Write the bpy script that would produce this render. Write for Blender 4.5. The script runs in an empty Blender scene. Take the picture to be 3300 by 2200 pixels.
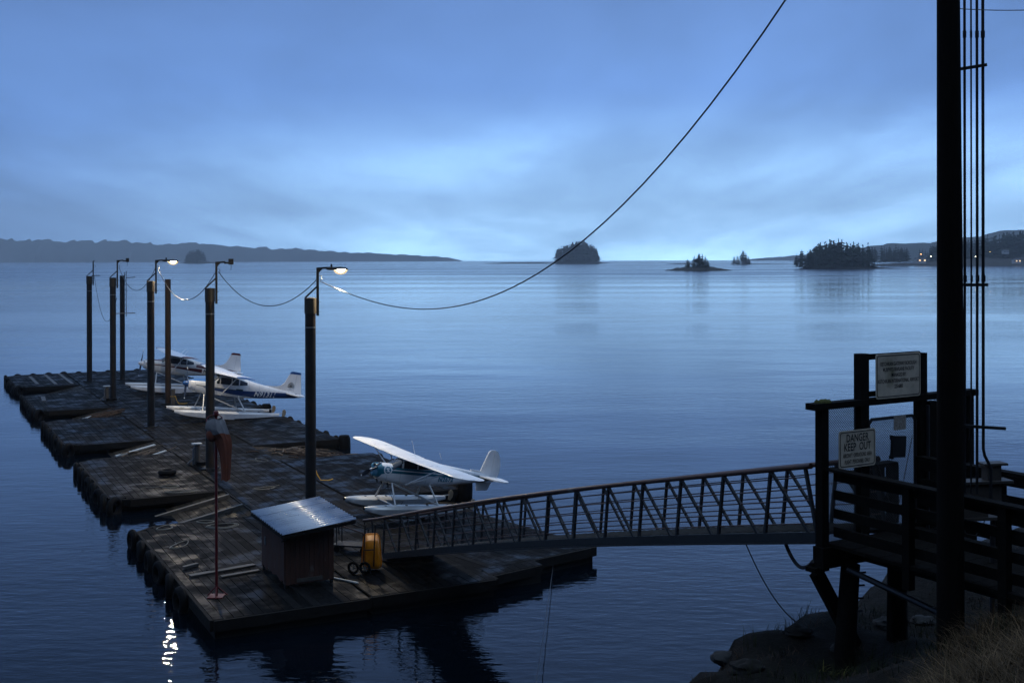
import bpy, math, random
import numpy as np
from mathutils import Vector, Matrix, noise as mnoise

random.seed(7)
R = math.radians
scene = bpy.context.scene
col = scene.collection

# ------------------------------------------------------------------ camera
CAM_H = 10.45
FPX = 3750.0                      # focal length in photo pixels (3300 px wide)
cam_d = bpy.data.cameras.new('camera')
cam_d.sensor_width = 36.0
cam_d.lens = FPX / 3300.0 * 36.0
cam_d.shift_y = -(1100 - 836.5) / 3300.0
cam_d.clip_start = 0.1
cam_d.clip_end = 20000
cam = bpy.data.objects.new('camera', cam_d)
col.objects.link(cam)
cam.location = (0, 0, CAM_H)
cam.rotation_euler = (R(90), R(0.14), 0)
scene.camera = cam

# ------------------------------------------------------------------ world, sun, exposure
SUN_AZ = R(12)                    # brightest part of the overcast, right of the view axis
world = bpy.data.worlds.new('World')
scene.world = world
world.use_nodes = True
wn = world.node_tree
wn.nodes.clear()


def N(nt, typ, **kw):
    n = nt.nodes.new(typ)
    for k, v in kw.items():
        setattr(n, k, v)
    return n


def MATH(nt, op, a, b=None, clamp=False):
    n = nt.nodes.new('ShaderNodeMath')
    n.operation = op
    n.use_clamp = clamp
    for i, v in enumerate((a, b)):
        if v is None:
            continue
        if isinstance(v, (int, float)):
            n.inputs[i].default_value = v
        else:
            nt.links.new(v, n.inputs[i])
    return n.outputs[0]


def MAPR(nt, v, a, b, c, d, smooth=False):
    n = nt.nodes.new('ShaderNodeMapRange')
    n.clamp = True
    if smooth:
        n.interpolation_type = 'SMOOTHSTEP'
    nt.links.new(v, n.inputs[0])
    for i, x in enumerate((a, b, c, d)):
        if isinstance(x, (int, float)):
            n.inputs[i + 1].default_value = x
        else:
            nt.links.new(x, n.inputs[i + 1])
    return n.outputs[0]


def RAMP(nt, fac, stops, interp='LINEAR'):
    n = nt.nodes.new('ShaderNodeValToRGB')
    n.color_ramp.interpolation = interp
    e = n.color_ramp.elements
    while len(e) < len(stops):
        e.new(0.5)
    for el, (p, c) in zip(e, stops):
        el.position = p
        el.color = (c[0], c[1], c[2], 1)
    if fac is not None:
        nt.links.new(fac, n.inputs[0])
    return n.outputs[0]


def MIXC(nt, fac, a, b, mode='MIX'):
    n = nt.nodes.new('ShaderNodeMix')
    n.data_type = 'RGBA'
    n.blend_type = mode
    for i, v in ((0, fac), (6, a), (7, b)):
        if isinstance(v, (int, float)):
            n.inputs[i].default_value = v
        elif isinstance(v, (tuple, list)):
            n.inputs[i].default_value = (v[0], v[1], v[2], 1)
        else:
            nt.links.new(v, n.inputs[i])
    return n.outputs[2]


wout = N(wn, 'ShaderNodeOutputWorld')
wbg = N(wn, 'ShaderNodeBackground')
sky = N(wn, 'ShaderNodeTexSky')
sky.sky_type = 'NISHITA'
sky.sun_disc = False
sky.sun_elevation = R(3)
sky.sun_rotation = SUN_AZ
sky.air_density = 1.5
sky.dust_density = 3.0
tc = N(wn, 'ShaderNodeTexCoord')
sep = N(wn, 'ShaderNodeSeparateXYZ')
wn.links.new(tc.outputs['Generated'], sep.inputs[0])
zc = MATH(wn, 'MAXIMUM', sep.outputs[2], 0.0)
# overcast cloud sheet: direction projected on a flat cloud base
den = MATH(wn, 'ADD', zc, 0.11)
px = MATH(wn, 'DIVIDE', sep.outputs[0], den)
py = MATH(wn, 'DIVIDE', sep.outputs[1], den)
comb = N(wn, 'ShaderNodeCombineXYZ')
wn.links.new(px, comb.inputs[0])
wn.links.new(py, comb.inputs[1])
mp = N(wn, 'ShaderNodeMapping')
wn.links.new(comb.outputs[0], mp.inputs[0])
mp.inputs['Rotation'].default_value = (0, 0, R(-30))
mp.inputs['Scale'].default_value = (0.52, 0.21, 1)
mp.inputs['Location'].default_value = (3.1, 1.55, 0)
nz = N(wn, 'ShaderNodeTexNoise')
nz.inputs['Scale'].default_value = 1.0
nz.inputs['Detail'].default_value = 4.5
nz.inputs['Roughness'].default_value = 0.55
nz.inputs['Distortion'].default_value = 0.35
wn.links.new(mp.outputs[0], nz.inputs[0])
nz2 = N(wn, 'ShaderNodeTexNoise')
nz2.inputs['Scale'].default_value = 3.1
nz2.inputs['Detail'].default_value = 6
nz2.inputs['Roughness'].default_value = 0.6
nz2.inputs['Distortion'].default_value = 0.5
wn.links.new(mp.outputs[0], nz2.inputs[0])
cl1 = MAPR(wn, nz.outputs[0], 0.3, 0.72, 0.0, 1.0, True)
cloud = MATH(wn, 'ADD', MATH(wn, 'MULTIPLY', cl1, 0.72), MATH(wn, 'MULTIPLY', MAPR(wn, nz2.outputs[0], 0.3, 0.7, 0.0, 1.0, True), 0.22))
# brightness of the sky sheet from the sky model, smoothed, then tinted dusk blue
skyl = N(wn, 'ShaderNodeRGBToBW')
wn.links.new(sky.outputs[0], skyl.inputs[0])
azim = MATH(wn, 'ADD', MATH(wn, 'MULTIPLY', sep.outputs[0], math.sin(SUN_AZ)),
            MATH(wn, 'MULTIPLY', sep.outputs[1], math.cos(SUN_AZ)))
glow = MATH(wn, 'MULTIPLY', MAPR(wn, azim, 0.80, 1.0, 0.0, 1.0, True), MAPR(wn, zc, 0.0, 0.15, 1.0, 0.0, True))
elev = MATH(wn, 'POWER', zc, 0.5)
base = RAMP(wn, elev, [(0.0, (0.36, 0.69, 1.30)), (0.18, (0.295, 0.57, 1.12)), (0.33, (0.142, 0.302, 0.70)),
                       (0.46, (0.096, 0.195, 0.46)), (0.6, (0.072, 0.148, 0.36)), (0.75, (0.20, 0.36, 0.70)), (1.0, (0.85, 1.12, 1.5))])
lit = MIXC(wn, MATH(wn, 'MULTIPLY', glow, MAPR(wn, cloud, 0.1, 0.9, 0.40, 0.68)), base, (1.15, 1.98, 2.75))
cm = MATH(wn, 'MULTIPLY', MATH(wn, 'ADD', MATH(wn, 'MULTIPLY', cloud, 0.66), 0.66), MAPR(wn, azim, 0.6, 1.0, 0.70, 1.06, True))
final = N(wn, 'ShaderNodeVectorMath')
final.operation = 'SCALE'
wn.links.new(lit, final.inputs[0])
wn.links.new(cm, final.inputs['Scale'])
# the sky model itself shows faintly through the cloud
tint = N(wn, 'ShaderNodeVectorMath')
tint.operation = 'SCALE'
tint.inputs[0].default_value = (0.45, 0.78, 1.25)
wn.links.new(skyl.outputs[0], tint.inputs['Scale'])
addsky = MIXC(wn, 0.006, final.outputs[0], tint.outputs[0])
wn.links.new(addsky, wbg.inputs[0])
wbg.inputs[1].default_value = 1.22
wn.links.new(wbg.outputs[0], wout.inputs[0])

sun_d = bpy.data.lights.new('sun', 'SUN')
sun_d.energy = 0.02
sun_d.angle = R(60)
sun_d.color = (0.75, 0.87, 1.0)
sun = bpy.data.objects.new('sun', sun_d)
col.objects.link(sun)
sd = Vector((math.sin(SUN_AZ) * math.cos(R(35)), math.cos(SUN_AZ) * math.cos(R(35)), math.sin(R(35))))
sun.rotation_euler = (-sd).to_track_quat('-Z', 'Y').to_euler()

vs = scene.view_settings
vs.view_transform = 'Standard'
vs.look = 'None'
vs.exposure = 0.0
vs.gamma = 1.0
vs.use_curve_mapping = False
cy = scene.cycles
cy.use_denoising = True
cy.max_bounces = 6
cy.diffuse_bounces = 2
cy.glossy_bounces = 3
cy.transmission_bounces = 3
cy.volume_bounces = 3
cy.sample_clamp_indirect = 6.0
cy.caustics_reflective = False
cy.caustics_refractive = False

# ------------------------------------------------------------------ layout helpers
EY = 836.5
TANR = math.tan(R(0.14))


def at(x, y, D):                   # photo point at a given distance -> world
    return Vector(((x - 1650) / FPX * D, D, CAM_H - (y - EY - (x - 1650) * TANR) / FPX * D))


TH = R(27.3)                       # dock axes: u along the fingers, v along the spine
CT, ST = math.cos(TH), math.sin(TH)
DO = Vector((-8.25, 32.06, 0.0))


def dk(u, v, z=0.0):
    return Vector((DO.x + u * CT - v * ST, DO.y + u * ST + v * CT, z))


# ------------------------------------------------------------------ object helpers
def tag(o, label=None, cat=None, group=None, kind=None):
    if label:
        o['label'] = label
    if cat:
        o['category'] = cat
    if group:
        o['group'] = group
    if kind:
        o['kind'] = kind
    return o


def thing(name, label, cat, loc=(0, 0, 0), rz=0.0, group=None, M=None):
    o = bpy.data.objects.new(name, None)
    col.objects.link(o)
    o.empty_display_size = 0.2
    if M is not None:
        o.matrix_world = M
    else:
        o.location = loc
        o.rotation_euler = (0, 0, rz)
    return tag(o, label, cat, group)


class MB:
    def __init__(s):
        s.v = []
        s.f = []

    def add(s, vs_, fs_):
        b = len(s.v)
        s.v += [tuple(p) for p in vs_]
        s.f += [tuple(i + b for i in f) for f in fs_]
        return s

    def box(s, x0, x1, y0, y1, z0, z1, M=None):
        p = [Vector((x, y, z)) for z in (z0, z1) for y in (y0, y1) for x in (x0, x1)]
        if M is not None:
            p = [M @ q for q in p]
        return s.add(p, [(0, 2, 3, 1), (4, 5, 7, 6), (0, 1, 5, 4), (2, 6, 7, 3), (0, 4, 6, 2), (1, 3, 7, 5)])

    def beam(s, p0, p1, w, h, up=(0, 0, 1)):
        p0, p1 = Vector(p0), Vector(p1)
        d = (p1 - p0)
        if d.length < 1e-6:
            return s
        d.normalize()
        up = Vector(up)
        if abs(d.dot(up)) > 0.99:
            up = Vector((0, 1, 0))
        a = d.cross(up).normalized()
        b = a.cross(d).normalized()
        q = []
        for p in (p0, p1):
            for i, j in ((-1, -1), (1, -1), (1, 1), (-1, 1)):
                q.append(p + a * (i * w / 2) + b * (j * h / 2))
        return s.add(q, [(3, 2, 1, 0), (4, 5, 6, 7), (0, 1, 5, 4), (1, 2, 6, 5), (2, 3, 7, 6), (3, 0, 4, 7)])

    def tube(s, pts, r, n=8, caps=True):
        pts = [Vector(p) for p in pts]
        k = len(pts)
        rr = r if isinstance(r, (list, tuple)) else [r] * k
        d0 = (pts[1] - pts[0]).normalized()
        ref = Vector((0, 0, 1)) if abs(d0.z) < 0.9 else Vector((1, 0, 0))
        a = d0.cross(ref).normalized()
        vv = []
        for i in range(k):
            if i == 0:
                d = pts[1] - pts[0]
            elif i == k - 1:
                d = pts[-1] - pts[-2]
            else:
                d = pts[i + 1] - pts[i - 1]
            if d.length < 1e-9:
                d = d0
            d = d.normalized()
            a = (a - d * a.dot(d))
            if a.length < 1e-6:
                a = d.orthogonal()
            a.normalize()
            b = d.cross(a)
            for j in range(n):
                t = 2 * math.pi * j / n
                vv.append(pts[i] + a * (math.cos(t) * rr[i]) + b * (math.sin(t) * rr[i]))
        ff = []
        for i in range(k - 1):
            for j in range(n):
                j2 = (j + 1) % n
                ff.append((i * n + j, i * n + j2, (i + 1) * n + j2, (i + 1) * n + j))
        if caps:
            ff.append(tuple(range(n - 1, -1, -1)))
            ff.append(tuple((k - 1) * n + j for j in range(n)))
        return s.add(vv, ff)

    def grid(s, rows, closed=False):
        m = len(rows[0])
        b = [p for r in rows for p in r]
        ff = []
        for i in range(len(rows) - 1):
            for j in range(m if closed else m - 1):
                j2 = (j + 1) % m
                ff.append((i * m + j, i * m + j2, (i + 1) * m + j2, (i + 1) * m + j))
        return s.add(b, ff)

    def prism(s, poly, z0, z1, axis='z'):
        n = len(poly)
        P = []
        for z in (z0, z1):
            for (a, b) in poly:
                P.append({'z': (a, b, z), 'y': (a, z, b), 'x': (z, a, b)}[axis])
        ff = [tuple(range(n - 1, -1, -1)), tuple(range(n, 2 * n))]
        for i in range(n):
            j = (i + 1) % n
            ff.append((i, j, n + j, n + i))
        return s.add(P, ff)

    def lathe(s, prof, n=16, c=(0, 0, 0), axis='z', closed=False):
        rows = []
        for (r, h) in prof:
            row = []
            for j in range(n):
                t = 2 * math.pi * j / n
                x, y = r * math.cos(t), r * math.sin(t)
                p = {'z': (x, y, h), 'y': (x, h, y), 'x': (h, x, y)}[axis]
                row.append((p[0] + c[0], p[1] + c[1], p[2] + c[2]))
            rows.append(row)
        if closed:
            rows.append(rows[0])
        return s.grid(rows, True)

    def mesh(s, name, mat, smooth=False):
        me = bpy.data.meshes.new(name)
        me.from_pydata(s.v, [], s.f)
        me.update()
        if smooth:
            me.shade_smooth()
            try:
                me.set_sharp_from_angle(angle=R(38))
            except Exception:
                pass
        if mat:
            me.materials.append(mat)
        return me

    def build(s, name, mat, parent=None, smooth=False, label=None):
        o = bpy.data.objects.new(name, s.mesh(name, mat, smooth))
        col.objects.link(o)
        if parent is not None:
            o.parent = parent
        if label:
            o['label'] = label
        return o


def inst(name, me, parent=None, loc=(0, 0, 0), rot=(0, 0, 0), scale=(1, 1, 1)):
    o = bpy.data.objects.new(name, me)
    col.objects.link(o)
    o.parent = parent
    o.location = loc
    o.rotation_euler = rot
    o.scale = scale
    return o


# ------------------------------------------------------------------ materials
MATS = {}


def mat(name, color, rough=0.6, metal=0.0, spec=0.5, var=0.0, scale=4.0, bump=0.0, bscale=30.0, objrand=0.0, stretch=(1, 1, 1), dirt=None):
    m = bpy.data.materials.new(name)
    m.use_nodes = True
    nt = m.node_tree
    b = nt.nodes['Principled BSDF']
    b.inputs['Roughness'].default_value = rough
    b.inputs['Metallic'].default_value = metal
    b.inputs['Specular IOR Level'].default_value = spec
    c = None
    g = N(nt, 'ShaderNodeNewGeometry')
    mpn = N(nt, 'ShaderNodeMapping')
    nt.links.new(g.outputs['Position'], mpn.inputs[0])
    mpn.inputs['Rotation'].default_value = (0, 0, -TH)
    mpn.inputs['Scale'].default_value = stretch
    vec = mpn.outputs[0]
    if var > 0 or objrand > 0:
        n1 = N(nt, 'ShaderNodeTexNoise')
        n1.inputs['Scale'].default_value = scale
        n1.inputs['Detail'].default_value = 5
        n1.inputs['Roughness'].default_value = 0.65
        nt.links.new(vec, n1.inputs[0])
        f = MAPR(nt, n1.outputs[0], 0.28, 0.75, 1 - var, 1 + var)
        if objrand > 0:
            oi = N(nt, 'ShaderNodeObjectInfo')
            f = MATH(nt, 'MULTIPLY', f, MAPR(nt, oi.outputs['Random'], 0, 1, 1 - objrand, 1 + objrand))
        vm = N(nt, 'ShaderNodeVectorMath')
        vm.operation = 'SCALE'
        vm.inputs[0].default_value = color
        nt.links.new(f, vm.inputs['Scale'])
        c = vm.outputs[0]
        if dirt:
            n2 = N(nt, 'ShaderNodeTexNoise')
            n2.inputs['Scale'].default_value = dirt[1]
            n2.inputs['Detail'].default_value = 6
            nt.links.new(vec, n2.inputs[0])
            c = MIXC(nt, MAPR(nt, n2.outputs[0], dirt[2], dirt[2] + 0.15, 0, dirt[3]), c, dirt[0])
        nt.links.new(c, b.inputs['Base Color'])
        nt.links.new(MAPR(nt, n1.outputs[0], 0.3, 0.7, max(rough - 0.12, 0.03), min(rough + 0.12, 1)), b.inputs['Roughness'])
    else:
        b.inputs['Base Color'].default_value = (*color, 1)
    if bump > 0:
        n3 = N(nt, 'ShaderNodeTexNoise')
        n3.inputs['Scale'].default_value = bscale
        n3.inputs['Detail'].default_value = 4
        nt.links.new(vec, n3.inputs[0])
        bp = N(nt, 'ShaderNodeBump')
        bp.inputs['Strength'].default_value = bump
        bp.inputs['Distance'].default_value = 0.02
        nt.links.new(n3.outputs[0], bp.inputs['Height'])
        nt.links.new(bp.outputs[0], b.inputs['Normal'])
    MATS[name] = m
    return m


def emis(name, color, strength):
    m = bpy.data.materials.new(name)
    m.use_nodes = True
    b = m.node_tree.nodes['Principled BSDF']
    b.inputs['Base Color'].default_value = (0.8, 0.8, 0.8, 1)
    b.inputs['Emission Color'].default_value = (*color, 1)
    b.inputs['Emission Strength'].default_value = strength
    MATS[name] = m
    return m


# worn deck plank: grain along the plank, each plank its own tone, damp patches
def plank_mat(name, color, objrand=0.45):
    m = bpy.data.materials.new(name)
    m.use_nodes = True
    nt = m.node_tree
    b = nt.nodes['Principled BSDF']
    g = N(nt, 'ShaderNodeNewGeometry')
    oi = N(nt, 'ShaderNodeObjectInfo')
    mp_ = N(nt, 'ShaderNodeMapping')
    mp_.inputs['Rotation'].default_value = (0, 0, -TH)
    nt.links.new(g.outputs['Position'], mp_.inputs[0])
    ms = N(nt, 'ShaderNodeMapping')
    ms.inputs['Scale'].default_value = (14, 0.7, 6)
    nt.links.new(mp_.outputs[0], ms.inputs[0])
    grain = N(nt, 'ShaderNodeTexNoise')
    grain.inputs['Scale'].default_value = 1.0
    grain.inputs['Detail'].default_value = 6
    grain.noise_dimensions = '4D'
    nt.links.new(ms.outputs[0], grain.inputs['Vector'])
    nt.links.new(MATH(nt, 'MULTIPLY', oi.outputs['Random'], 30.0), grain.inputs['W'])
    damp = N(nt, 'ShaderNodeTexNoise')
    damp.inputs['Scale'].default_value = 1.1
    damp.inputs['Detail'].default_value = 6
    damp.inputs['Roughness'].default_value = 0.6
    nt.links.new(mp_.outputs[0], damp.inputs['Vector'])
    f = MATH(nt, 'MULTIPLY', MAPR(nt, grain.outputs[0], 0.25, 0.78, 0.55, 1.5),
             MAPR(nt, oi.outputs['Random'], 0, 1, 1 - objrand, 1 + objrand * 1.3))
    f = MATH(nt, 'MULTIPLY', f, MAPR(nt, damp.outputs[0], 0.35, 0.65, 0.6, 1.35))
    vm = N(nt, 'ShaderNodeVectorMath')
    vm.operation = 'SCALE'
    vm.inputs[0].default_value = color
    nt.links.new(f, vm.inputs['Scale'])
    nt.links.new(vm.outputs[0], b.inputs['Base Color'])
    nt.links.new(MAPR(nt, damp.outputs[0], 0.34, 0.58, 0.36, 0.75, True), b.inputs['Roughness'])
    nt.links.new(MAPR(nt, damp.outputs[0], 0.36, 0.55, 0.08, 0.04, True), b.inputs['Specular IOR Level'])
    bp = N(nt, 'ShaderNodeBump')
    bp.inputs['Strength'].default_value = 0.5
    bp.inputs['Distance'].default_value = 0.01
    nt.links.new(grain.outputs[0], bp.inputs['Height'])
    nt.links.new(bp.outputs[0], b.inputs['Normal'])
    MATS[name] = m
    return m


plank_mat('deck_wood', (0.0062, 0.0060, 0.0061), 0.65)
plank_mat('ramp_wood', (0.020, 0.017, 0.0135))
mat('old_timber', (0.014, 0.0125, 0.011), 0.8, var=0.4, scale=6, bump=0.5, bscale=25, spec=0.12)
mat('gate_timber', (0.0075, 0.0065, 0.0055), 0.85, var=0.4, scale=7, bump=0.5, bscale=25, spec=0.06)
mat('float_log', (0.009, 0.0085, 0.0075), 0.8, var=0.4, scale=3, bump=0.5, bscale=12, spec=0.2)
mat('pale_board', (0.42, 0.44, 0.43), 0.45, var=0.2, scale=3, dirt=((0.2, 0.19, 0.12), 1.5, 0.55, 0.7))
mat('weathered_board', (0.075, 0.067, 0.058), 0.6, var=0.35, scale=5, bump=0.3)
mat('rubber', (0.005, 0.005, 0.0055), 0.7, var=0.4, scale=8, bump=0.4, bscale=30, spec=0.1)
mat('pile_steel', (0.012, 0.0105, 0.010), 0.55, var=0.5, scale=2.2, bump=0.4, bscale=9, spec=0.3, dirt=((0.04, 0.021, 0.010), 1.6, 0.56, 0.6))
mat('rusty_pile', (0.035, 0.02, 0.012), 0.7, var=0.5, scale=2.2, bump=0.4, bscale=9, spec=0.3, dirt=((0.30, 0.26, 0.2), 0.9, 0.68, 0.8))
mat('pile_cap', (0.028, 0.021, 0.012), 0.6, var=0.4, scale=3, bump=0.2)
mat('dark_steel', (0.016, 0.017, 0.019), 0.55, metal=0.0, spec=0.2, var=0.3, scale=5)
mat('galvanised', (0.16, 0.17, 0.18), 0.5, metal=0.5, var=0.3, scale=6)
mat('galvanised_dull', (0.024, 0.026, 0.029), 0.6, metal=0.0, spec=0.25, var=0.35, scale=5)
mat('rail_rust', (0.085, 0.04, 0.027), 0.45, metal=0.2, var=0.45, scale=2.5, dirt=((0.30, 0.28, 0.25), 1.1, 0.66, 0.7))
mat('red_paint', (0.13, 0.012, 0.011), 0.5, var=0.3, scale=4)
mat('sock_orange', (0.20, 0.055, 0.026), 0.85, var=0.25, scale=5)
mat('sock_grey', (0.19, 0.185, 0.19), 0.85, var=0.25, scale=5)
mat('roof_metal', (0.30, 0.33, 0.38), 0.31, metal=0.85, var=0.25, scale=1.2)
mat('red_siding', (0.066, 0.024, 0.013), 0.75, var=0.4, scale=3, stretch=(1, 1, 0.3), dirt=((0.2, 0.18, 0.16), 5.0, 0.66, 0.7), bump=0.3)
mat('yellow_tub', (0.78, 0.25, 0.013), 0.35, var=0.2, scale=4)
mat('wheel_grey', (0.20, 0.21, 0.20), 0.5)
mat('rope', (0.16, 0.155, 0.135), 0.8, var=0.3, scale=20)
mat('yellow_rope', (0.45, 0.26, 0.03), 0.8)
mat('cable', (0.012, 0.012, 0.013), 0.4)
mat('float_alu', (0.56, 0.57, 0.57), 0.42, metal=0.35, var=0.18, scale=1.3, dirt=((0.24, 0.22, 0.18), 1.7, 0.6, 0.55))
mat('float_white', (0.66, 0.66, 0.65), 0.4, var=0.14, scale=1.2, dirt=((0.28, 0.27, 0.23), 1.5, 0.62, 0.5))
mat('strut_alu', (0.50, 0.50, 0.49), 0.4, metal=0.4, var=0.15, scale=4)
mat('plane_white', (0.86, 0.86, 0.86), 0.35, var=0.07, scale=1.5)
mat('wing_blue', (0.025, 0.10, 0.30), 0.35)
mat('wing_maroon', (0.10, 0.012, 0.016), 0.35)
mat('teal_paint', (0.012, 0.16, 0.24), 0.35)
mat('navy_paint', (0.01, 0.03, 0.11), 0.35)
mat('black_paint', (0.012, 0.012, 0.014), 0.4)
mat('prop_dark', (0.03, 0.035, 0.05), 0.35)
mat('rudder_tan', (0.36, 0.29, 0.20), 0.6, var=0.2)
mat('sign_face', (0.52, 0.45, 0.35), 0.6, var=0.22, scale=5, spec=0.2, dirt=((0.12, 0.11, 0.04), 2.2, 0.55, 0.65))
mat('sign_black', (0.012, 0.012, 0.012), 0.6)
mat('poster', (0.34, 0.30, 0.26), 0.7, var=0.5, scale=30, dirt=((0.10, 0.09, 0.08), 40, 0.5, 0.7))
mat('moss', (0.07, 0.075, 0.015), 0.95, var=0.4, scale=30)
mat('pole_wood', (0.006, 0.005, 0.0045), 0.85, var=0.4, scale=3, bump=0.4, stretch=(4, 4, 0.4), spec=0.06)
mat('conduit', (0.022, 0.024, 0.028), 0.45, metal=0.3, var=0.3, scale=3)
mat('box_steel', (0.05, 0.042, 0.036), 0.6, var=0.3, scale=4)
mat('rock', (0.008, 0.0075, 0.007), 0.85, var=0.6, scale=1.6, bump=0.8, bscale=6, spec=0.25)
mat('pale_rock', (0.028, 0.029, 0.03), 0.8, var=0.5, scale=3, bump=0.8, bscale=9, spec=0.25)
mat('dry_grass', (0.062, 0.040, 0.020), 0.8, var=0.5, scale=2.5, spec=0.15)
mat('straw', (0.16, 0.105, 0.055), 0.8, var=0.6, scale=3.5, spec=0.15)
mat('green_grass', (0.018, 0.022, 0.008), 0.85, var=0.4, scale=2.0, spec=0.15)
mat('fern', (0.10, 0.09, 0.012), 0.8, var=0.3, scale=8)
mat('bark', (0.03, 0.024, 0.018), 0.9)
mat('needles', (0.018, 0.03, 0.022), 0.9, var=0.5, scale=0.05, spec=0.15)
mat('shore_rock', (0.05, 0.047, 0.043), 0.9, var=0.4, scale=0.05, spec=0.15)
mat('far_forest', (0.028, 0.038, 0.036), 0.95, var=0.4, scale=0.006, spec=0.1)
mat('house_wall', (0.45, 0.44, 0.42), 0.7, var=0.1)
mat('house_roof', (0.06, 0.06, 0.065), 0.7)
mat('driftwood', (0.17, 0.12, 0.08), 0.8, var=0.5, scale=6)
mat('bark_litter', (0.045, 0.026, 0.016), 0.9, var=0.5, scale=6)
wsk = mat('wing_skin', (0.86, 0.86, 0.86), 0.35, var=0.07, scale=1.5)
_nt = wsk.node_tree
_b = _nt.nodes['Principled BSDF']
_tc = N(_nt, 'ShaderNodeTexCoord')
_sp = N(_nt, 'ShaderNodeSeparateXYZ')
_nt.links.new(_tc.outputs['Object'], _sp.inputs[0])
_fr = MATH(_nt, 'FRACT', MATH(_nt, 'MULTIPLY', MATH(_nt, 'ABSOLUTE', _sp.outputs[1]), 2.6))
_ln = MATH(_nt, 'LESS_THAN', _fr, 0.07)
_src = _b.inputs['Base Color'].links[0].from_socket
_nn = N(_nt, 'ShaderNodeTexNoise')
_nn.inputs['Scale'].default_value = 1.1
_nn.inputs['Detail'].default_value = 6
_nt.links.new(_tc.outputs['Object'], _nn.inputs[0])
_c = MIXC(_nt, MAPR(_nt, _nn.outputs[0], 0.52, 0.72, 0, 0.4), _src, (0.5, 0.5, 0.48))
_c = MIXC(_nt, MATH(_nt, 'MULTIPLY', _ln, 0.35), _c, (0.3, 0.3, 0.32))
_nt.links.new(_c, _b.inputs['Base Color'])
LAMP = emis('lamp_lens', (1.0, 0.82, 0.54), 5500.0)
# bowl added round the lamp core: part transparent, own emission imitates a soft halo
BOWL = bpy.data.materials.new('lamp_halo')
BOWL.use_nodes = True
_n = BOWL.node_tree
for _x in list(_n.nodes):
    if _x.type != 'OUTPUT_MATERIAL':
        _n.nodes.remove(_x)
_tr = N(_n, 'ShaderNodeBsdfTransparent')
_em = N(_n, 'ShaderNodeEmission')
_em.inputs[0].default_value = (1.0, 0.66, 0.28, 1)
_em.inputs[1].default_value = 1.6
_mx = N(_n, 'ShaderNodeMixShader')
_mx.inputs[0].default_value = 0.45
_n.links.new(_tr.outputs[0], _mx.inputs[1])
_n.links.new(_em.outputs[0], _mx.inputs[2])
_n.links.new(_mx.outputs[0], _n.nodes['Material Output'].inputs[0])
WINLIT = emis('lit_window', (1.0, 0.62, 0.25), 2.0)
YARD = emis('yard_light', (1.0, 0.86, 0.6), 25.0)
YARD2 = emis('porch_light', (1.0, 0.5, 0.15), 40.0)

mg = bpy.data.materials.new('glass_dark')
mg.use_nodes = True
_b = mg.node_tree.nodes['Principled BSDF']
_b.inputs['Base Color'].default_value = (0.03, 0.035, 0.045, 1)
_b.inputs['Roughness'].default_value = 0.12
_b.inputs['Specular IOR Level'].default_value = 0.6
MATS['glass'] = mg


def water_mat():
    m = bpy.data.materials.new('sea_water')
    m.use_nodes = True
    nt = m.node_tree
    b = nt.nodes['Principled BSDF']
    b.inputs['Base Color'].default_value = (0.001, 0.003, 0.006, 1)
    b.inputs['Roughness'].default_value = 0.02
    b.inputs['IOR'].default_value = 1.333
    g = N(nt, 'ShaderNodeNewGeometry')

    def nz_(sx, sy, rot, detail, rough=0.5, w=0):
        q = N(nt, 'ShaderNodeMapping')
        q.inputs['Scale'].default_value = (sx, sy, 1)
        q.inputs['Rotation'].default_value = (0, 0, rot)
        q.inputs['Location'].default_value = (w, w * 1.7, 0)
        nt.links.new(g.outputs['Position'], q.inputs[0])
        t = N(nt, 'ShaderNodeTexNoise')
        t.inputs['Scale'].default_value = 1.0
        t.inputs['Detail'].default_value = detail
        t.inputs['Roughness'].default_value = rough
        nt.links.new(q.outputs[0], t.inputs[0])
        return t.outputs[0]
    fine = nz_(1.1, 2.6, R(8), 3, 0.55, 3.3)
    mid = nz_(0.33, 0.75, R(-12), 2, 0.5, 1.7)
    swell = nz_(0.05, 0.11, R(6), 1, 0.5, 0.4)
    # wind lanes: bands where the ripple is stronger or weaker
    lane = nz_(0.0022, 0.022, R(3), 3, 0.6, 5.2)
    patch = nz_(0.016, 0.03, R(20), 3, 0.6, 9.2)
    gain = MATH(nt, 'MULTIPLY', MAPR(nt, lane, 0.36, 0.62, 0.25, 1.4, True), MAPR(nt, patch, 0.3, 0.7, 0.55, 1.35))
    h = MATH(nt, 'ADD', MATH(nt, 'MULTIPLY', fine, MATH(nt, 'MULTIPLY', gain, 0.0125)),
             MATH(nt, 'ADD', MATH(nt, 'MULTIPLY', mid, 0.014), MATH(nt, 'MULTIPLY', swell, 0.06)))
    # wind-roughened open water offshore, sheltered smooth water round the dock
    sp3 = N(nt, 'ShaderNodeSeparateXYZ')
    nt.links.new(g.outputs['Position'], sp3.inputs[0])
    off = MAPR(nt, sp3.outputs[1], 60.0, 900.0, 0.02, 0.21)
    off = MATH(nt, 'MULTIPLY', off, MAPR(nt, lane, 0.36, 0.62, 0.5, 1.15, True))
    nt.links.new(off, b.inputs['Roughness'])
    bp = N(nt, 'ShaderNodeBump')
    bp.inputs['Strength'].default_value = 1.0
    bp.inputs['Distance'].default_value = 1.0
    nt.links.new(h, bp.inputs['Height'])
    nt.links.new(bp.outputs[0], b.inputs['Normal'])
    return m


WATER = water_mat()

# ------------------------------------------------------------------ water
w = MB()
FAR = 9000
w.box(-12000, 12000, -60, FAR, -3.0, 0.0)
w.v = [(x, y, z) for x, y, z in w.v]
wo = w.build('water', WATER)
tag(wo, 'calm rippled sea stretching to the horizon', kind='structure')

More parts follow.
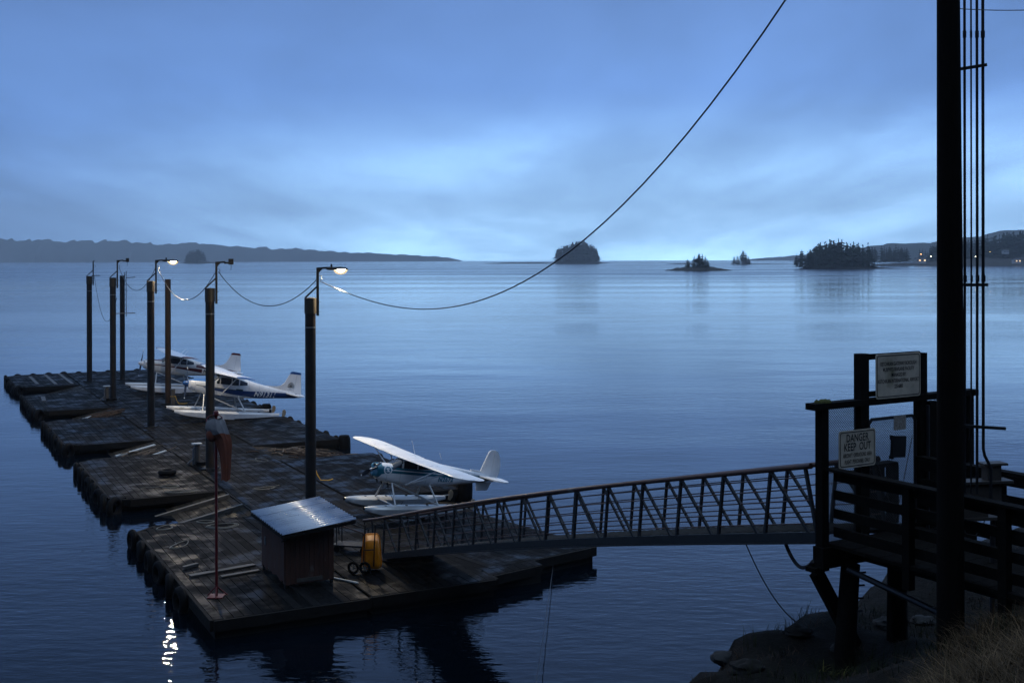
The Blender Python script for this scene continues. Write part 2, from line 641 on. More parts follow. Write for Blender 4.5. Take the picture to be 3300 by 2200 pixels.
# ------------------------------------------------------------------ near shore terrain
CP = []
ridge = [(1.0, 17.2, 2.6), (3.03, 19.8, 3.15), (4.0, 21.4, 3.12), (5.58, 23.0, 3.18), (6.45, 23.4, 2.95), (7.3, 24.5, 2.9), (8.15, 25.5, 3.2),
         (9.6, 26.5, 3.05), (12.3, 28, 3.0), (16, 30, 3.0), (22, 32, 3)]
for (x, y, z) in ridge:
    z += 0.32
    CP.append((x, y, z))
    CP.append((x - 0.6, y + 1.9, -1.2))
    CP.append((x - 2, y + 7, -4))
CP += [(0, 2, 8.75), (3, 3, 8.75), (7, 3, 8.9), (1, 8, 6.6), (3.5, 9, 6.55), (4.4, 10, 6.5), (5.7, 13, 5.95), (6.6, 17.5, 4.65), (4.6, 15, 4.4), (3.2, 13.5, 4.3),
       (5.6, 20.2, 3.3), (6.9, 20.5, 3.6), (4.0, 18.5, 3.3), (8, 14, 6.3), (9, 18, 5.1), (8, 22, 3.5), (11, 22, 4.2), (12, 10, 7.6), (12, 16, 6.2), (18, 22, 5.5), (22, 10, 9),
       (-3, 6, 6.5), (-3, 11, 3.2), (-3, 16, -0.8), (-3, 22, -4), (-12, 6, 5.5), (-12, 12, 0.5), (-12, 20, -4), (-30, 2, 5), (-30, 12, -1), (-30, 25, -5), (-60, 10, -2), (-60, -5, 5),
       (30, 30, 6), (30, 45, -3), (45, 30, 8), (45, 50, -3), (60, 20, 15), (0, -6, 9.0), (-30, -6, 9), (30, -6, 10), (0, -14, 20), (-40, -14, 19), (40, -14, 21), (70, 0, 20), (0, -26, 40), (-40, -26, 38), (40, -26, 41),
       (0, -45, 62), (-60, -45, 60), (60, -45, 64)]  # unseen hill behind the camera, made steep to cut skylight on near faces
CP = np.array(CP, float)


def tps_fit(cp):
    n = len(cp)
    d = np.hypot(cp[:, None, 0] - cp[None, :, 0], cp[:, None, 1] - cp[None, :, 1])
    A = np.zeros((n + 3, n + 3))
    A[:n, :n] = d
    A[:n, n] = 1
    A[:n, n + 1:] = cp[:, :2]
    A[n, :n] = 1
    A[n + 1:, :n] = cp[:, :2].T
    return np.linalg.solve(A, np.r_[cp[:, 2], 0, 0, 0])


TW = tps_fit(CP)


def ground(x, y):
    d = np.hypot(CP[:, 0] - x, CP[:, 1] - y)
    z = float(d @ TW[:len(CP)] + TW[len(CP)] + TW[len(CP) + 1] * x + TW[len(CP) + 2] * y)
    n = mnoise.fractal(Vector((x * 0.5, y * 0.5, 3.3)), 1.0, 2.0, 5)
    n2 = abs(mnoise.noise(Vector((x * 1.3, y * 1.3, 7.7))))
    k = 0.22 if y > 15 else 0.1
    return z + k * n - 0.12 * n2


tb = MB()
xs = sorted(set([-60, -45, -32, -22, -15, -10, -6, -4, -2] + [round(-1 + 0.28 * i, 2) for i in range(64)] + [18, 20, 23, 27, 32, 40, 50, 60, 70]))
ys = sorted(set([-45, -35, -27, -20, -14, -9, -5, -2, 0, 2, 4, 6] + [round(7 + 0.28 * i, 2) for i in range(88)] + [32.5, 35, 39, 44, 50]))
tb.grid([[(x, y, ground(x, y)) for x in xs] for y in ys])
to = tb.build('shore_ground', None, smooth=True)
tm = bpy.data.materials.new('shore_soil')
tm.use_nodes = True
nt = tm.node_tree
b = nt.nodes['Principled BSDF']
g = N(nt, 'ShaderNodeNewGeometry')
t1 = N(nt, 'ShaderNodeTexNoise')
t1.inputs['Scale'].default_value = 1.3
t1.inputs['Detail'].default_value = 8
t1.inputs['Roughness'].default_value = 0.7
nt.links.new(g.outputs['Position'], t1.inputs[0])
t2 = N(nt, 'ShaderNodeTexNoise')
t2.inputs['Scale'].default_value = 9
t2.inputs['Detail'].default_value = 8
t2.inputs['Roughness'].default_value = 0.7
nt.links.new(g.outputs['Position'], t2.inputs[0])
c = RAMP(nt, t1.outputs[0], [(0.3, (0.004, 0.0035, 0.0025)), (0.5, (0.009, 0.0075, 0.005)), (0.62, (0.011, 0.0105, 0.010)), (0.78, (0.02, 0.02, 0.02))])
c = MIXC(nt, 0.6, c, RAMP(nt, t2.outputs[0], [(0.3, (0.2, 0.2, 0.2)), (0.7, (1.0, 1.0, 1.0))]), 'MULTIPLY')
nt.links.new(c, b.inputs['Base Color'])
b.inputs['Roughness'].default_value = 0.9
b.inputs['Specular IOR Level'].default_value = 0.2
bp = N(nt, 'ShaderNodeBump')
bp.inputs['Strength'].default_value = 0.9
bp.inputs['Distance'].default_value = 0.12
nt.links.new(t2.outputs[0], bp.inputs['Height'])
nt.links.new(bp.outputs[0], b.inputs['Normal'])
to.data.materials.append(tm)
tag(to, 'dark rocky bank sloping down to the water, with unseen skylight-blocking hill behind', kind='structure')


# ------------------------------------------------------------------ far shores, islands, forest
def island(name, x0, x1, ywl, ytop_fn, D, depth, mt, label, kind='structure', nx=40, rough=0.25):
    """low land: photo extents x0..x1 at distance D, crest height from ytop_fn(x)"""
    c0, c1 = at(x0, ywl, D), at(x1, ywl, D)
    cx = (c0.x + c1.x) / 2
    m_ = MB()
    rows = []
    ny = 10
    for j in range(ny + 1):
        t = j / ny
        row = []
        for i in range(nx + 1):
            s = i / nx
            xp = x0 + (x1 - x0) * s
            px_ = at(xp, ywl, D).x
            hz = max(at(xp, ytop_fn(xp), D).z, 0.0)
            prof = math.sin(math.pi * t) ** 0.7
            n_ = mnoise.fractal(Vector((px_ * 8 / depth, t * 5, 1.3)), 1.0, 2.0, 4)
            z = hz * prof * (1 + rough * n_)
            edge = math.sin(math.pi * min(max(s, 0.0), 1.0)) ** 0.3
            row.append((px_ - cx, (t - 0.5) * depth * (0.4 + 0.6 * edge) + 0.1 * depth * n_, z * (0.25 + 0.75 * edge) - 0.6 * (1 - edge) - (1.5 if j in (0, ny) else 0)))
        rows.append(row)
    m_.grid(rows)
    o = m_.build(name, mt, smooth=True)
    o.location = (cx, D, 0)
    tag(o, label, kind=kind)
    return o


def conifer(rnd, tiers=9, k=7, fat=1.0, bare=0.06):
    """unit height conifer: trunk and drooping ragged boughs"""
    T = MB()
    T.tube([(0, 0, -0.02), (0, 0, 0.5), (0, 0, 0.98)], [0.022, 0.014, 0.003], 5)
    C = MB()
    for i in range(tiers):
        t = i / (tiers - 1)
        z = bare + (0.95 - bare) * t
        rad = (0.21 * (1 - t) ** 0.8 + 0.018) * fat * rnd.uniform(0.75, 1.15)
        a0 = rnd.random() * 6.28
        for j in range(k):
            a = a0 + 6.283 * j / k + rnd.uniform(-0.3, 0.3)
            L = rad * rnd.uniform(0.55, 1.15)
            wd = rad * 0.36
            dz = -L * rnd.uniform(0.15, 0.6)
            ca, sa = math.cos(a), math.sin(a)
            p0 = (0, 0, z + 0.035)
            p1 = (ca * L * 0.55 - sa * wd, sa * L * 0.55 + ca * wd, z + dz * 0.6)
            p2 = (ca * L, sa * L, z + dz)
            p3 = (ca * L * 0.55 + sa * wd, sa * L * 0.55 - ca * wd, z + dz * 0.6)
            pm = (ca * L * 0.5, sa * L * 0.5, z - 0.05)
            C.add([p0, p1, p2, p3, pm], [(0, 1, 2), (0, 2, 3), (0, 1, 4), (1, 2, 4), (2, 3, 4), (3, 0, 4)])
    return T, C


RND = random.Random(3)
ORD = ['first', 'second', 'third', 'fourth', 'fifth', 'sixth', 'seventh', 'eighth', 'ninth', 'tenth', 'eleventh', 'twelfth']
CON = []
for q in range(5):
    T, C = conifer(RND, 10, 7, [1.0, 1.3, 0.85, 1.5, 1.15][q], [0.05, 0.12, 0.05, 0.3, 0.08][q])
    CON.append((T.mesh('trunk', MATS['bark']), C.mesh('crown', MATS['needles'])))
CONL = []
for q in range(6):
    T, C = conifer(RND, 7, 6, [1.05, 1.3, 0.9, 1.5, 1.2, 1.0][q], [0.05, 0.1, 0.05, 0.25, 0.08, 0.4][q])
    T.add(C.v, C.f)
    CONL.append((np.array(T.v), T.f))


def tree(px_, ybase, ytop, D, q, label, group, off=0.0):
    p = at(px_, ybase, D)
    h = at(px_, ytop, D).z - p.z
    t = thing('conifer_tree', label, 'tree', (p.x, D + off, max(p.z, 0.3)), RND.random() * 6, group)
    t.scale = (h * 1.75, h * 1.75, h)
    inst('trunk', CON[q][0], t)
    inst('crown', CON[q][1], t)


def forest(name, spots, label):
    m_ = MB()
    V, Fc, b_ = [], [], 0
    x0, y0 = spots[0][0], spots[0][1]
    for (x, y, z, h) in spots:
        vv, ff = CONL[RND.randrange(6)]
        a = RND.random() * 6.28
        ca, sa = math.cos(a), math.sin(a)
        wv = h * RND.uniform(1.25, 1.9)
        pv = np.c_[(vv[:, 0] * ca - vv[:, 1] * sa) * wv + x - x0, (vv[:, 0] * sa + vv[:, 1] * ca) * wv + y - y0, vv[:, 2] * h + z]
        V.append(pv)
        Fc += [tuple(i + b_ for i in f) for f in ff]
        b_ += len(vv)
    m_.v = [tuple(p) for p in np.vstack(V)]
    m_.f = Fc
    o = m_.build(name, MATS['needles'])
    o.location = (x0, y0, 0)
    tag(o, label, 'trees', kind='stuff')
    return o


def lin(*pts):
    xs_ = [p[0] for p in pts]
    ys_ = [p[1] for p in pts]
    return lambda x: float(np.interp(x, xs_, ys_))


# far misty hill on the left
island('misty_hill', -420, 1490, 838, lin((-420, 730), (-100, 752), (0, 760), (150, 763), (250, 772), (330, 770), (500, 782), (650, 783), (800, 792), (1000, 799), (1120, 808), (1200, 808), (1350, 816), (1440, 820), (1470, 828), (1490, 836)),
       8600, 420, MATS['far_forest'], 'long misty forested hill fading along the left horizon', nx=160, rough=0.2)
# far hills on the right
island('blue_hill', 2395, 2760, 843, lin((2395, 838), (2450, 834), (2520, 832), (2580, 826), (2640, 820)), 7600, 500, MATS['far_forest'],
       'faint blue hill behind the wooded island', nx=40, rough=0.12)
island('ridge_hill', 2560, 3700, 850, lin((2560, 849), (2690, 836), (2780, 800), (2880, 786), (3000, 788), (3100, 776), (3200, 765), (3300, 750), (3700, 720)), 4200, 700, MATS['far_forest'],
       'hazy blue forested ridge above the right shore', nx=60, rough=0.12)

# small hazy island at left
D = 4000
island('islet_rock', 572, 722, 843.5, lin((572, 842), (620, 838), (665, 838), (722, 842.5)), D, 90, MATS['shore_rock'], 'low hazy islet with one clump of trees at left')
sp = []
for i in range(70):
    xx = RND.uniform(602, 655)
    yt = lin((600, 818), (607, 808), (618, 802), (632, 799), (645, 801), (652, 810), (657, 822))(xx) + RND.uniform(-4, 9)
    p = at(xx, 841, D)
    sp.append((p.x, D + RND.uniform(-30, 30), 1.5, (at(xx, yt, D).z - 1.5)))
forest('tree_clump', sp, 'dense hazy clump of trees on the left islet')

# wooded island in the middle
D = 2950
island('wooded_island', 1755, 1975, 851.5, lin((1755, 850), (1790, 846), (1930, 846), (1975, 850.5)), D, 130, MATS['shore_rock'], 'rocky shore of the round wooded island in the middle')
island('sand_spit', 1558, 1790, 848.5, lin((1558, 847.5), (1640, 846), (1720, 846), (1790, 846)), D + 40, 60, MATS['shore_rock'], 'thin dark spit reaching left from the round wooded island')
sp = []
crown = lin((1788, 816), (1797, 801), (1810, 792), (1830, 790), (1845, 783), (1860, 778), (1885, 780), (1900, 787), (1912, 793), (1925, 804), (1932, 820))
for i in range(150):
    xx = RND.uniform(1793, 1927)
    yt = crown(xx) + RND.choice([0, 1, 3, 5, 9]) + RND.uniform(-4, 2)
    p = at(xx, 847, D)
    sp.append((p.x, D + RND.uniform(-40, 40), 2.5, at(xx, yt, D).z - 2.5))
forest('wooded_island_forest', sp, 'dense dark conifers crowning the round middle island')

# small near islet with individual trees
D = 1060
island('rocky_islet', 2130, 2370, 877, lin((2130, 875.5), (2165, 868), (2210, 864), (2260, 862), (2310, 865), (2340, 869), (2370, 875.5)), D, 34, MATS['shore_rock'],
       'low dark rocky islet with a few conifers, right of centre', rough=0.5)
for k, (xx, yt, q) in enumerate([(2214, 836, 1), (2222, 841, 4), (2233, 832, 0), (2239, 824, 2), (2249, 828, 1), (2254, 818, 3), (2261, 819, 0), (2270, 826, 4), (2278, 838, 1), (2283, 846, 2)]):
    tree(xx, 866, yt, D, q, '%s dark conifer from the left on the low rocky islet' % ORD[k], 'conifers on the rocky islet', RND.uniform(-5, 5))

# spit with a little clump further back
D = 2250
island('low_spit', 2345, 2590, 858, lin((2345, 857), (2400, 853.5), (2450, 854), (2530, 855.5), (2590, 855)), D, 60, MATS['shore_rock'], 'thin low spit left of the big wooded island')
island('sand_bar', 2145, 2300, 853.5, lin((2145, 852.5), (2180, 850.5), (2240, 851), (2300, 853)), D + 250, 40, MATS['shore_rock'], 'thin dark bar behind the rocky islet')
for k, (xx, yt, q) in enumerate([(2366, 828, 1), (2373, 824, 0), (2380, 833, 4), (2389, 820, 2), (2395, 810, 3), (2401, 829, 1), (2406, 816, 0), (2411, 830, 4)]):
    tree(xx, 855.5, yt, D, q, '%s small conifer from the left on the thin spit' % ORD[k], 'conifers on the thin spit', RND.uniform(-8, 8))

# big wooded island at right
D = 1230
island('big_island', 2572, 2905, 873, lin((2572, 871), (2600, 864), (2700, 860), (2790, 861), (2830, 866), (2905, 871)), D, 70, MATS['shore_rock'], 'rocky shore of the big wooded island near the pole', rough=0.4)
sp = []
crown = lin((2572, 836), (2585, 815), (2602, 804), (2620, 812), (2640, 800), (2652, 786), (2680, 772), (2700, 776), (2720, 786), (2735, 780), (2750, 800), (2768, 795), (2780, 782), (2788, 800), (2797, 830))
for i in range(190):
    xx = RND.uniform(2576, 2796)
    yt = crown(xx) + RND.choice([0, 4, 10, 18, 30]) + RND.uniform(-3, 3)
    sp.append((at(xx, 865, D).x, D + RND.uniform(-26, 26), 2.0, max(at(xx, yt, D).z - 2.0, 5)))
forest('big_island_forest', sp, 'thick dark conifers covering the big wooded island')

# right mainland
D = 1750
island('mainland_shore', 2760, 3700, 864, lin((2760, 862), (2800, 857), (2900, 853), (3000, 849), (3100, 842), (3300, 836), (3700, 825)), D, 160, MATS['shore_rock'], 'dark forested mainland shore at the right edge', nx=60, rough=0.3)
sp = []
crown = lin((2790, 815), (2830, 800), (2860, 798), (2880, 806), (2905, 795), (2945, 798), (2985, 806), (3020, 800), (3100, 786), (3180, 776), (3220, 764), (3260, 755), (3300, 750), (3450, 735))
for i in range(360):
    xx = RND.uniform(2792, 3450)
    yt = crown(xx) + RND.choice([0, 5, 10, 18, 28]) + RND.uniform(-4, 4)
    if 2940 < xx < 3010 and RND.random() < 0.7:
        continue
    sp.append((at(xx, 850, D).x, D + RND.uniform(-5, 75), 6.0, max(at(xx, yt, D).z - 6.0, 6)))
forest('mainland_forest', sp, 'dark conifer forest along the right mainland')


def house(x, y, D, wd, hh, label, lit=True):
    p = at(x, y, D)
    t = thing('house', label, 'house', (p.x, D, p.z), R(8))
    MB().box(-wd / 2, wd / 2, -3, 3, -2, hh).build('wall', MATS['house_wall'], t)
    MB().prism([(-3.5, hh), (0, hh + 1.8), (3.5, hh)], -wd / 2 - 0.4, wd / 2 + 0.4, 'x').build('roof', MATS['house_roof'], t)
    n = 4
    for i in range(n):
        xx = -wd / 2 + wd * (i + 0.5) / n
        MB().box(xx - wd / 14, xx + wd / 14, -3.12, -3.02, hh * 0.3, hh * 0.75).build('window', WINLIT if lit and i % 2 else MATS['glass'], t)


house(2965, 850, 1660, 15, 4.0, 'pale lit house on the shore left of the pole')
house(3275, 853, 1640, 10, 3.6, 'pale house with lit windows at the right edge')
house(3240, 822, 1700, 8, 3.0, 'dim house among the trees high on the right', False)


def yard(x, y, D, r, mt, label):
    p = at(x, y, D)
    t = thing('yard_light', label, 'lamp', (p.x, D, p.z - 4))
    MB().tube([(0, 0, -4), (0, 0, 3.9)], 0.1, 5).build('post', MATS['dark_steel'], t)
    MB().lathe([(0.001, 3.9), (r * 0.7, 4 - r * 0.6), (r, 4), (r * 0.7, 4 + r * 0.6), (0.001, 4 + r)], 8).build('bulb', mt, t)


yard(3000, 833, 1650, 0.45, YARD, 'bright yard light on the shore just left of the pole')
yard(2968, 826, 1650, 0.28, YARD2, 'small orange light above the lit shore house')
yard(3144, 834, 1650, 0.45, YARD, 'bright shore light seen between the pipes')
yard(3190, 819, 1650, 0.28, YARD2, 'small orange light among trees right of the pipes')

# ------------------------------------------------------------------ floating dock
DECK = 0.55
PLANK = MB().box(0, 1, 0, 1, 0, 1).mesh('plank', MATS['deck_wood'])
RPLANK = MB().box(0, 1, 0, 1, 0, 1).mesh('plank', MATS['ramp_wood'])
PR = random.Random(11)


def deck_float(name, label, u0, u1, v0, v1, parts=2, cham=0.0, cfront=True, group=None, rz=TH, origin=None, plank_w=0.285, trim=None):
    p = origin if origin is not None else dk(u0, v0, 0)
    t = thing(name, label, 'floating dock', (p.x, p.y, 0), rz, group)
    W, L = u1 - u0, v1 - v0
    n = max(int(round(W / plank_w)), 1)
    pw = W / n
    for i in range(n):
        x = i * pw
        a0, a1 = 0.0, L
        if cham:
            c_ = max(0, cham - x)
            a0, a1 = (c_ * 0.9 if cfront else 0.0), L - c_ * 0.9
        if trim:
            a0, a1 = trim(x + pw / 2, a0, a1)
        cuts = [a0]
        for k in range(1, parts):
            cuts.append(a0 + (a1 - a0) * (k + PR.uniform(-0.22, 0.22)) / parts)
        cuts.append(a1)
        for k in range(len(cuts) - 1):
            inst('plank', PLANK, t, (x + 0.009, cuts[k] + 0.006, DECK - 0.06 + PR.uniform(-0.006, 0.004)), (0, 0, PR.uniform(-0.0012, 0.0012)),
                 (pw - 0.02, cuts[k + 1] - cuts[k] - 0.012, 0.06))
    e = 0.05
    MB().box(e, W - e, e + (cham * 0.9 if cfront else 0), L - e - cham * 0.9, -0.5, 0.30).build('float_body', MATS['float_log'], t)
    for k in range(max(int(L / 1.4), 2) + 1):
        y = 0.3 + cham * 0.5 + (L - 0.6 - cham) * k / max(int(L / 1.4), 2)
        MB().box(0.03, W - 0.03, y - 0.1, y + 0.1, 0.302, 0.488).build('cross_beam', MATS['float_log'], t)
    c9 = cham * 0.9
    cf = c9 if cfront else 0
    for (a, b_) in (((-0.05, cf), (-0.05, L - c9)), ((W + 0.05, 0), (W + 0.05, L)), ((cham if cfront else 0, -0.05), (W, -0.05)), ((cham, L + 0.05), (W, L + 0.05))):
        MB().beam((a[0], a[1], 0.39), (b_[0], b_[1], 0.39), 0.1, 0.3).build('edge_beam', MATS['old_timber'], t)
    if cham:
        for (a, b_) in ((((-0.05, c9), (cham, -0.05)), ((-0.05, L - c9), (cham, L + 0.05))) if cfront else (((-0.05, L - c9), (cham, L + 0.05)),)):
            MB().beam((a[0], a[1], 0.388), (b_[0], b_[1], 0.388), 0.1, 0.29).build('edge_beam', MATS['old_timber'], t)
    return t


UL, UR, UE = 4.6, 8.8, 13.6
deck_float('main_float', 'long central walkway float carrying the tall piles', UL + 0.06, UR - 0.06, 0.1, 77, parts=14)
LF = [(0.0, 12.5), (18.0, 29.0), (34.0, 45.0), (50.0, 60.6), (66.3, 77.0)]
LN = ['nearest left finger float, with the red windsock pole', 'second left finger float from the camera, with a loose tyre on it', 'middle left finger float, third from the camera',
      'fourth left finger float from the camera, with one pale plank', 'farthest left finger float, at the end of the dock']
for (a, b_), l in zip(LF, LN):
    deck_float('finger_float', l, 0.0, UL - 0.06, a, b_, 2, cham=0.7, cfront=a > 1, group='finger floats of the seaplane dock')
RF = [(13.65, 24.2), (29.5, 40.0), (45.5, 56.0), (61.5, 77.0)]
RNM = ['right finger float just behind the teal and white seaplane', 'right finger float between the teal and the blue seaplanes', 'right finger float just behind the blue and white seaplane',
       'farthest right finger float, behind the maroon seaplane']
for (a, b_), l in zip(RF, RNM):
    deck_float('finger_float', l, UR + 0.06, UE, a, b_, 2, group='finger floats of the seaplane dock')

# gangway landing float, turned a little against the rest of the dock
GRZ = TH + R(11.8)
gA = Vector((math.cos(GRZ), math.sin(GRZ), 0))
gB = Vector((-math.sin(GRZ), math.cos(GRZ), 0))
gR = Vector((2.87, 40.25, 0))                       # its front right corner
gO = gR - gA * 6.6
deck_float('landing_float', 'right hand landing float under the foot of the gangway', 0, 6.55, 0, 7.2, 2, origin=gO, rz=GRZ)
# wedge of deck between the two directions
wt = thing('infill_deck', 'narrow wedge of planked deck beside the gangway foot', 'floating dock', tuple(dk(UR + 0.02, 0.1)), TH)
for i in range(7):
    x0 = i * 0.29
    y0 = 0.75 + x0 * 0.21
    inst('plank', PLANK, wt, (x0 + 0.01, y0 - 0.6 + 0.3, DECK - 0.068), (0, 0, 0), (0.272, 6.2, 0.06))
MB().box(0.02, 1.9, 0.7, 6.5, -0.45, 0.47).build('float_body', MATS['float_log'], wt)
MB().beam((0, 0.36, 0.39), (2.0, 0.82, 0.39), 0.1, 0.28).build('edge_beam', MATS['old_timber'], wt)


def ramp(name, label, uin, sgn, v0, v1, length, slope, zin=0.5, group='sloped haul-out ramps'):
    p = dk(uin, v0, 0)
    t = thing(name, label, 'ramp', (p.x, p.y, zin), TH, group)
    n = int(length / 0.29)
    sh = math.sin(slope)
    ch = math.cos(slope)
    for i in range(n):
        d = i * 0.29
        if sgn < 0:
            inst('plank', RPLANK, t, (-(d + 0.28) * ch, 0.02, -(d + 0.28) * sh - 0.06), (0, -slope, 0), (0.272, v1 - v0 - 0.04, 0.06))
        else:
            inst('plank', RPLANK, t, (d * ch, 0.02, -d * sh - 0.06), (0, slope, 0), (0.272, v1 - v0 - 0.04, 0.06))
    for k in (0.25, 0.75):
        y = (v1 - v0) * k
        MB().beam((sgn * 0.1, y, -0.16), (sgn * length * ch, y, -0.16 - length * sh), 0.2, 0.18).build('ramp_beam', MATS['float_log'], t)
    return t


LR = [(12.6, 17.9), (29.1, 33.9), (45.1, 49.9), (60.7, 66.2)]
LRN = ['wet left ramp with two timber skids beside the nearest finger', 'left ramp strewn with white boards', 'third left ramp, scattered with debris', 'farthest left ramp, sinking into the water']
lr = [ramp('haul_out_ramp', l, UL, -1, a, b_, 4.4, R(11.2)) for (a, b_), l in zip(LR, LRN)]
RR = [(7.4, 13.6), (24.3, 29.4), (40.1, 45.4), (56.1, 61.4)]
RRN = ['right ramp under the teal and white seaplane', 'empty right ramp covered in driftwood', 'right ramp under the blue and white seaplane', 'right ramp under the maroon and white seaplane']
RSL = R(6.2)
rr_ = [ramp('haul_out_ramp', l, UR, 1, a, b_, 5.6, RSL) for (a, b_), l in zip(RR, RRN)]
# skids on the near left ramp
for k, vv in enumerate((16.75, 14.5)):
    sl = R(11.2)
    m_ = MB().beam((-0.1, 0, 0.05), (-3.4 * math.cos(sl), 0, 0.05 - 3.4 * math.sin(sl)), 0.2, 0.14)
    o = m_.build('timber_skid', MATS['weathered_board'])
    p = dk(UL, vv, 0.5)
    o.location = p
    o.rotation_euler = (0, 0, TH)
    tag(o, ['farther timber skid lying down the wet left ramp', 'nearer timber skid lying down the wet left ramp'][k], 'timber', 'timber skids')

# tyre fenders
prof = []
for k in range(10):
    a = 2 * math.pi * k / 10
    prof.append((0.30 + 0.13 * math.cos(a) * (1.0 if math.cos(a) > 0 else 0.85), 0.11 * math.sin(a)))
TYRE = MB().lathe(prof, 18, closed=True).mesh('tyre', MATS['rubber'], True)


def tyre(p, rot, label, group=None, sc=1.0):
    o = inst('tyre', TYRE, None, p, rot, (sc, sc, sc * 1.15))
    tag(o, label, 'tyre', group)
    return o


lab = ['tyres hung on the nearest left finger', 'tyres on the second left finger', 'tyres on the middle left finger',
       'tyres on the fourth left finger', 'tyres on the farthest left finger']
TR = random.Random(5)
for k, (a, b_) in enumerate(LF):
    n = 7 if k else 6
    for i in range(n):
        v = a + 0.9 + (b_ - a - 1.8) * i / (n - 1) if k else a + 3.2 + (b_ - a - 4.0) * i / (n - 1)
        tyre(dk(-0.24, v, 0.22 + TR.uniform(-0.05, 0.08)), (R(90), R(TR.uniform(-8, 8)), TH + R(90 + TR.uniform(-12, 12))), '%s tyre from the camera, of the ' % ORD[i] + lab[k], 'tyre fenders on left finger %d' % (k + 1), TR.uniform(0.95, 1.1))
    if k:
        tyre(dk(0.05, a - 0.05, 0.25), (R(90), 0, TH + R(45)), 'corner tyre nearest the camera, of the ' + lab[k], 'tyre fenders on left finger %d' % (k + 1), 1.1)
lab = ['tyres on the finger behind the teal plane', 'tyres between the teal and blue planes', 'tyres on the finger behind the blue plane',
       'tyres on the farthest right finger']
for k, (a, b_) in enumerate(RF):
    for i in range(6):
        v = a + 0.9 + (b_ - a - 1.6) * i / 5
        tyre(dk(UE + 0.22, v, 0.16 + TR.uniform(-0.04, 0.08)), (R(90), 0, TH + R(90 + TR.uniform(-12, 12))), '%s tyre from the camera, of the ' % ORD[i] + lab[k], 'tyre fenders on right finger %d' % (k + 1), TR.uniform(0.9, 1.05))
for i in range(10):
    tyre(dk(0.8 + i * 1.25, 77.2, 0.26 + TR.uniform(-0.05, 0.06)), (R(90), 0, TH + R(TR.uniform(-10, 10))), '%s black tyre from the left along the far end of the dock' % ORD[i], 'tyre fenders at the far end', 0.95)
for k, (v, l) in enumerate(((13.75, 'big black drum fender at the corner behind the teal seaplane'), (29.6, 'big black drum fender on the corner of the empty ramp'), (45.6, 'black drum fender on the corner behind the blue seaplane'))):
    f = MB().lathe([(0.02, -0.78), (0.26, -0.75), (0.34, -0.6), (0.36, 0.0), (0.34, 0.6), (0.26, 0.75), (0.02, 0.78)], 16)
    o = f.build('drum_fender', MATS['rubber'], smooth=True)
    o.location = dk(UE + 0.42, v, -0.05 if k else 0.5)
    tag(o, l, 'fender')
tyre(dk(3.1, 22.75, DECK + 0.14), (0, 0, 0.3), 'loose black tyre lying flat on the second left finger', None, 0.98)

# ------------------------------------------------------------------ steel piles and lamps
PILES = {}


def pile(key, u, v, ztop, r, label, mt='pile_steel', cap=True):
    p = dk(u, v)
    t = thing('steel_pile', label, 'pile', (p.x, p.y, 0), 0, 'tall piles of the seaplane dock')
    MB().lathe([(0.001, -4), (r, -4), (r, 1.5), (r * 0.985, 5), (r * 0.985, ztop), (0.001, ztop + 0.01)], 20).build('shaft', MATS[mt], t, True)
    if cap:
        MB().lathe([(r, ztop - 0.62), (r * 1.1, ztop - 0.62), (r * 1.1, ztop + 0.02), (0.001, ztop + 0.05)], 20).build('cap_sleeve', MATS['pile_cap'], t, True)
        MB().lathe([(r * 0.99, ztop - 1.22), (r * 1.012, ztop - 1.22), (r * 1.012, ztop - 1.16), (r * 0.99, ztop - 1.16)], 20).build('weld_band', MATS['galvanised'], t, True)
    # mooring collar at deck level
    MB().box(-0.36, 0.36, -0.36, 0.36, DECK + 0.002, DECK + 0.05).build('deck_collar', MATS['dark_steel'], t)
    PILES[key] = (p, ztop, r)
    return t


pile('A', 7.31, 14.4, 8.86, 0.225, 'nearest tall dark pile with a lit lamp')
pile('B', 5.24, 23.5, 9.1, 0.215, 'second lamp pile from the camera, its lamp dark')
pile('C', 5.29, 39.2, 9.2, 0.215, 'third lamp pile from the camera, with a lit lamp')
pile('D', 8.41, 50.3, 9.15, 0.20, 'plain rust brown pile without a lamp beside the maroon seaplane', 'rusty_pile', cap=False)
pile('E', 5.43, 54.8, 9.2, 0.215, 'fourth lamp pile from the camera, with a thin mast, lamp dark')
pile('F', 8.24, 68.8, 9.2, 0.205, 'plain far pile just right of the fourth lamp pile', cap=False)
pile('G', 5.62, 68.7, 9.15, 0.215, 'farthest lamp pile at left, with a bare mast')
# white bird-lime mark on the rust brown pile
p, zt, r = PILES['D']

AV = Vector((CT, ST, 0))
BV = Vector((-ST, CT, 0))


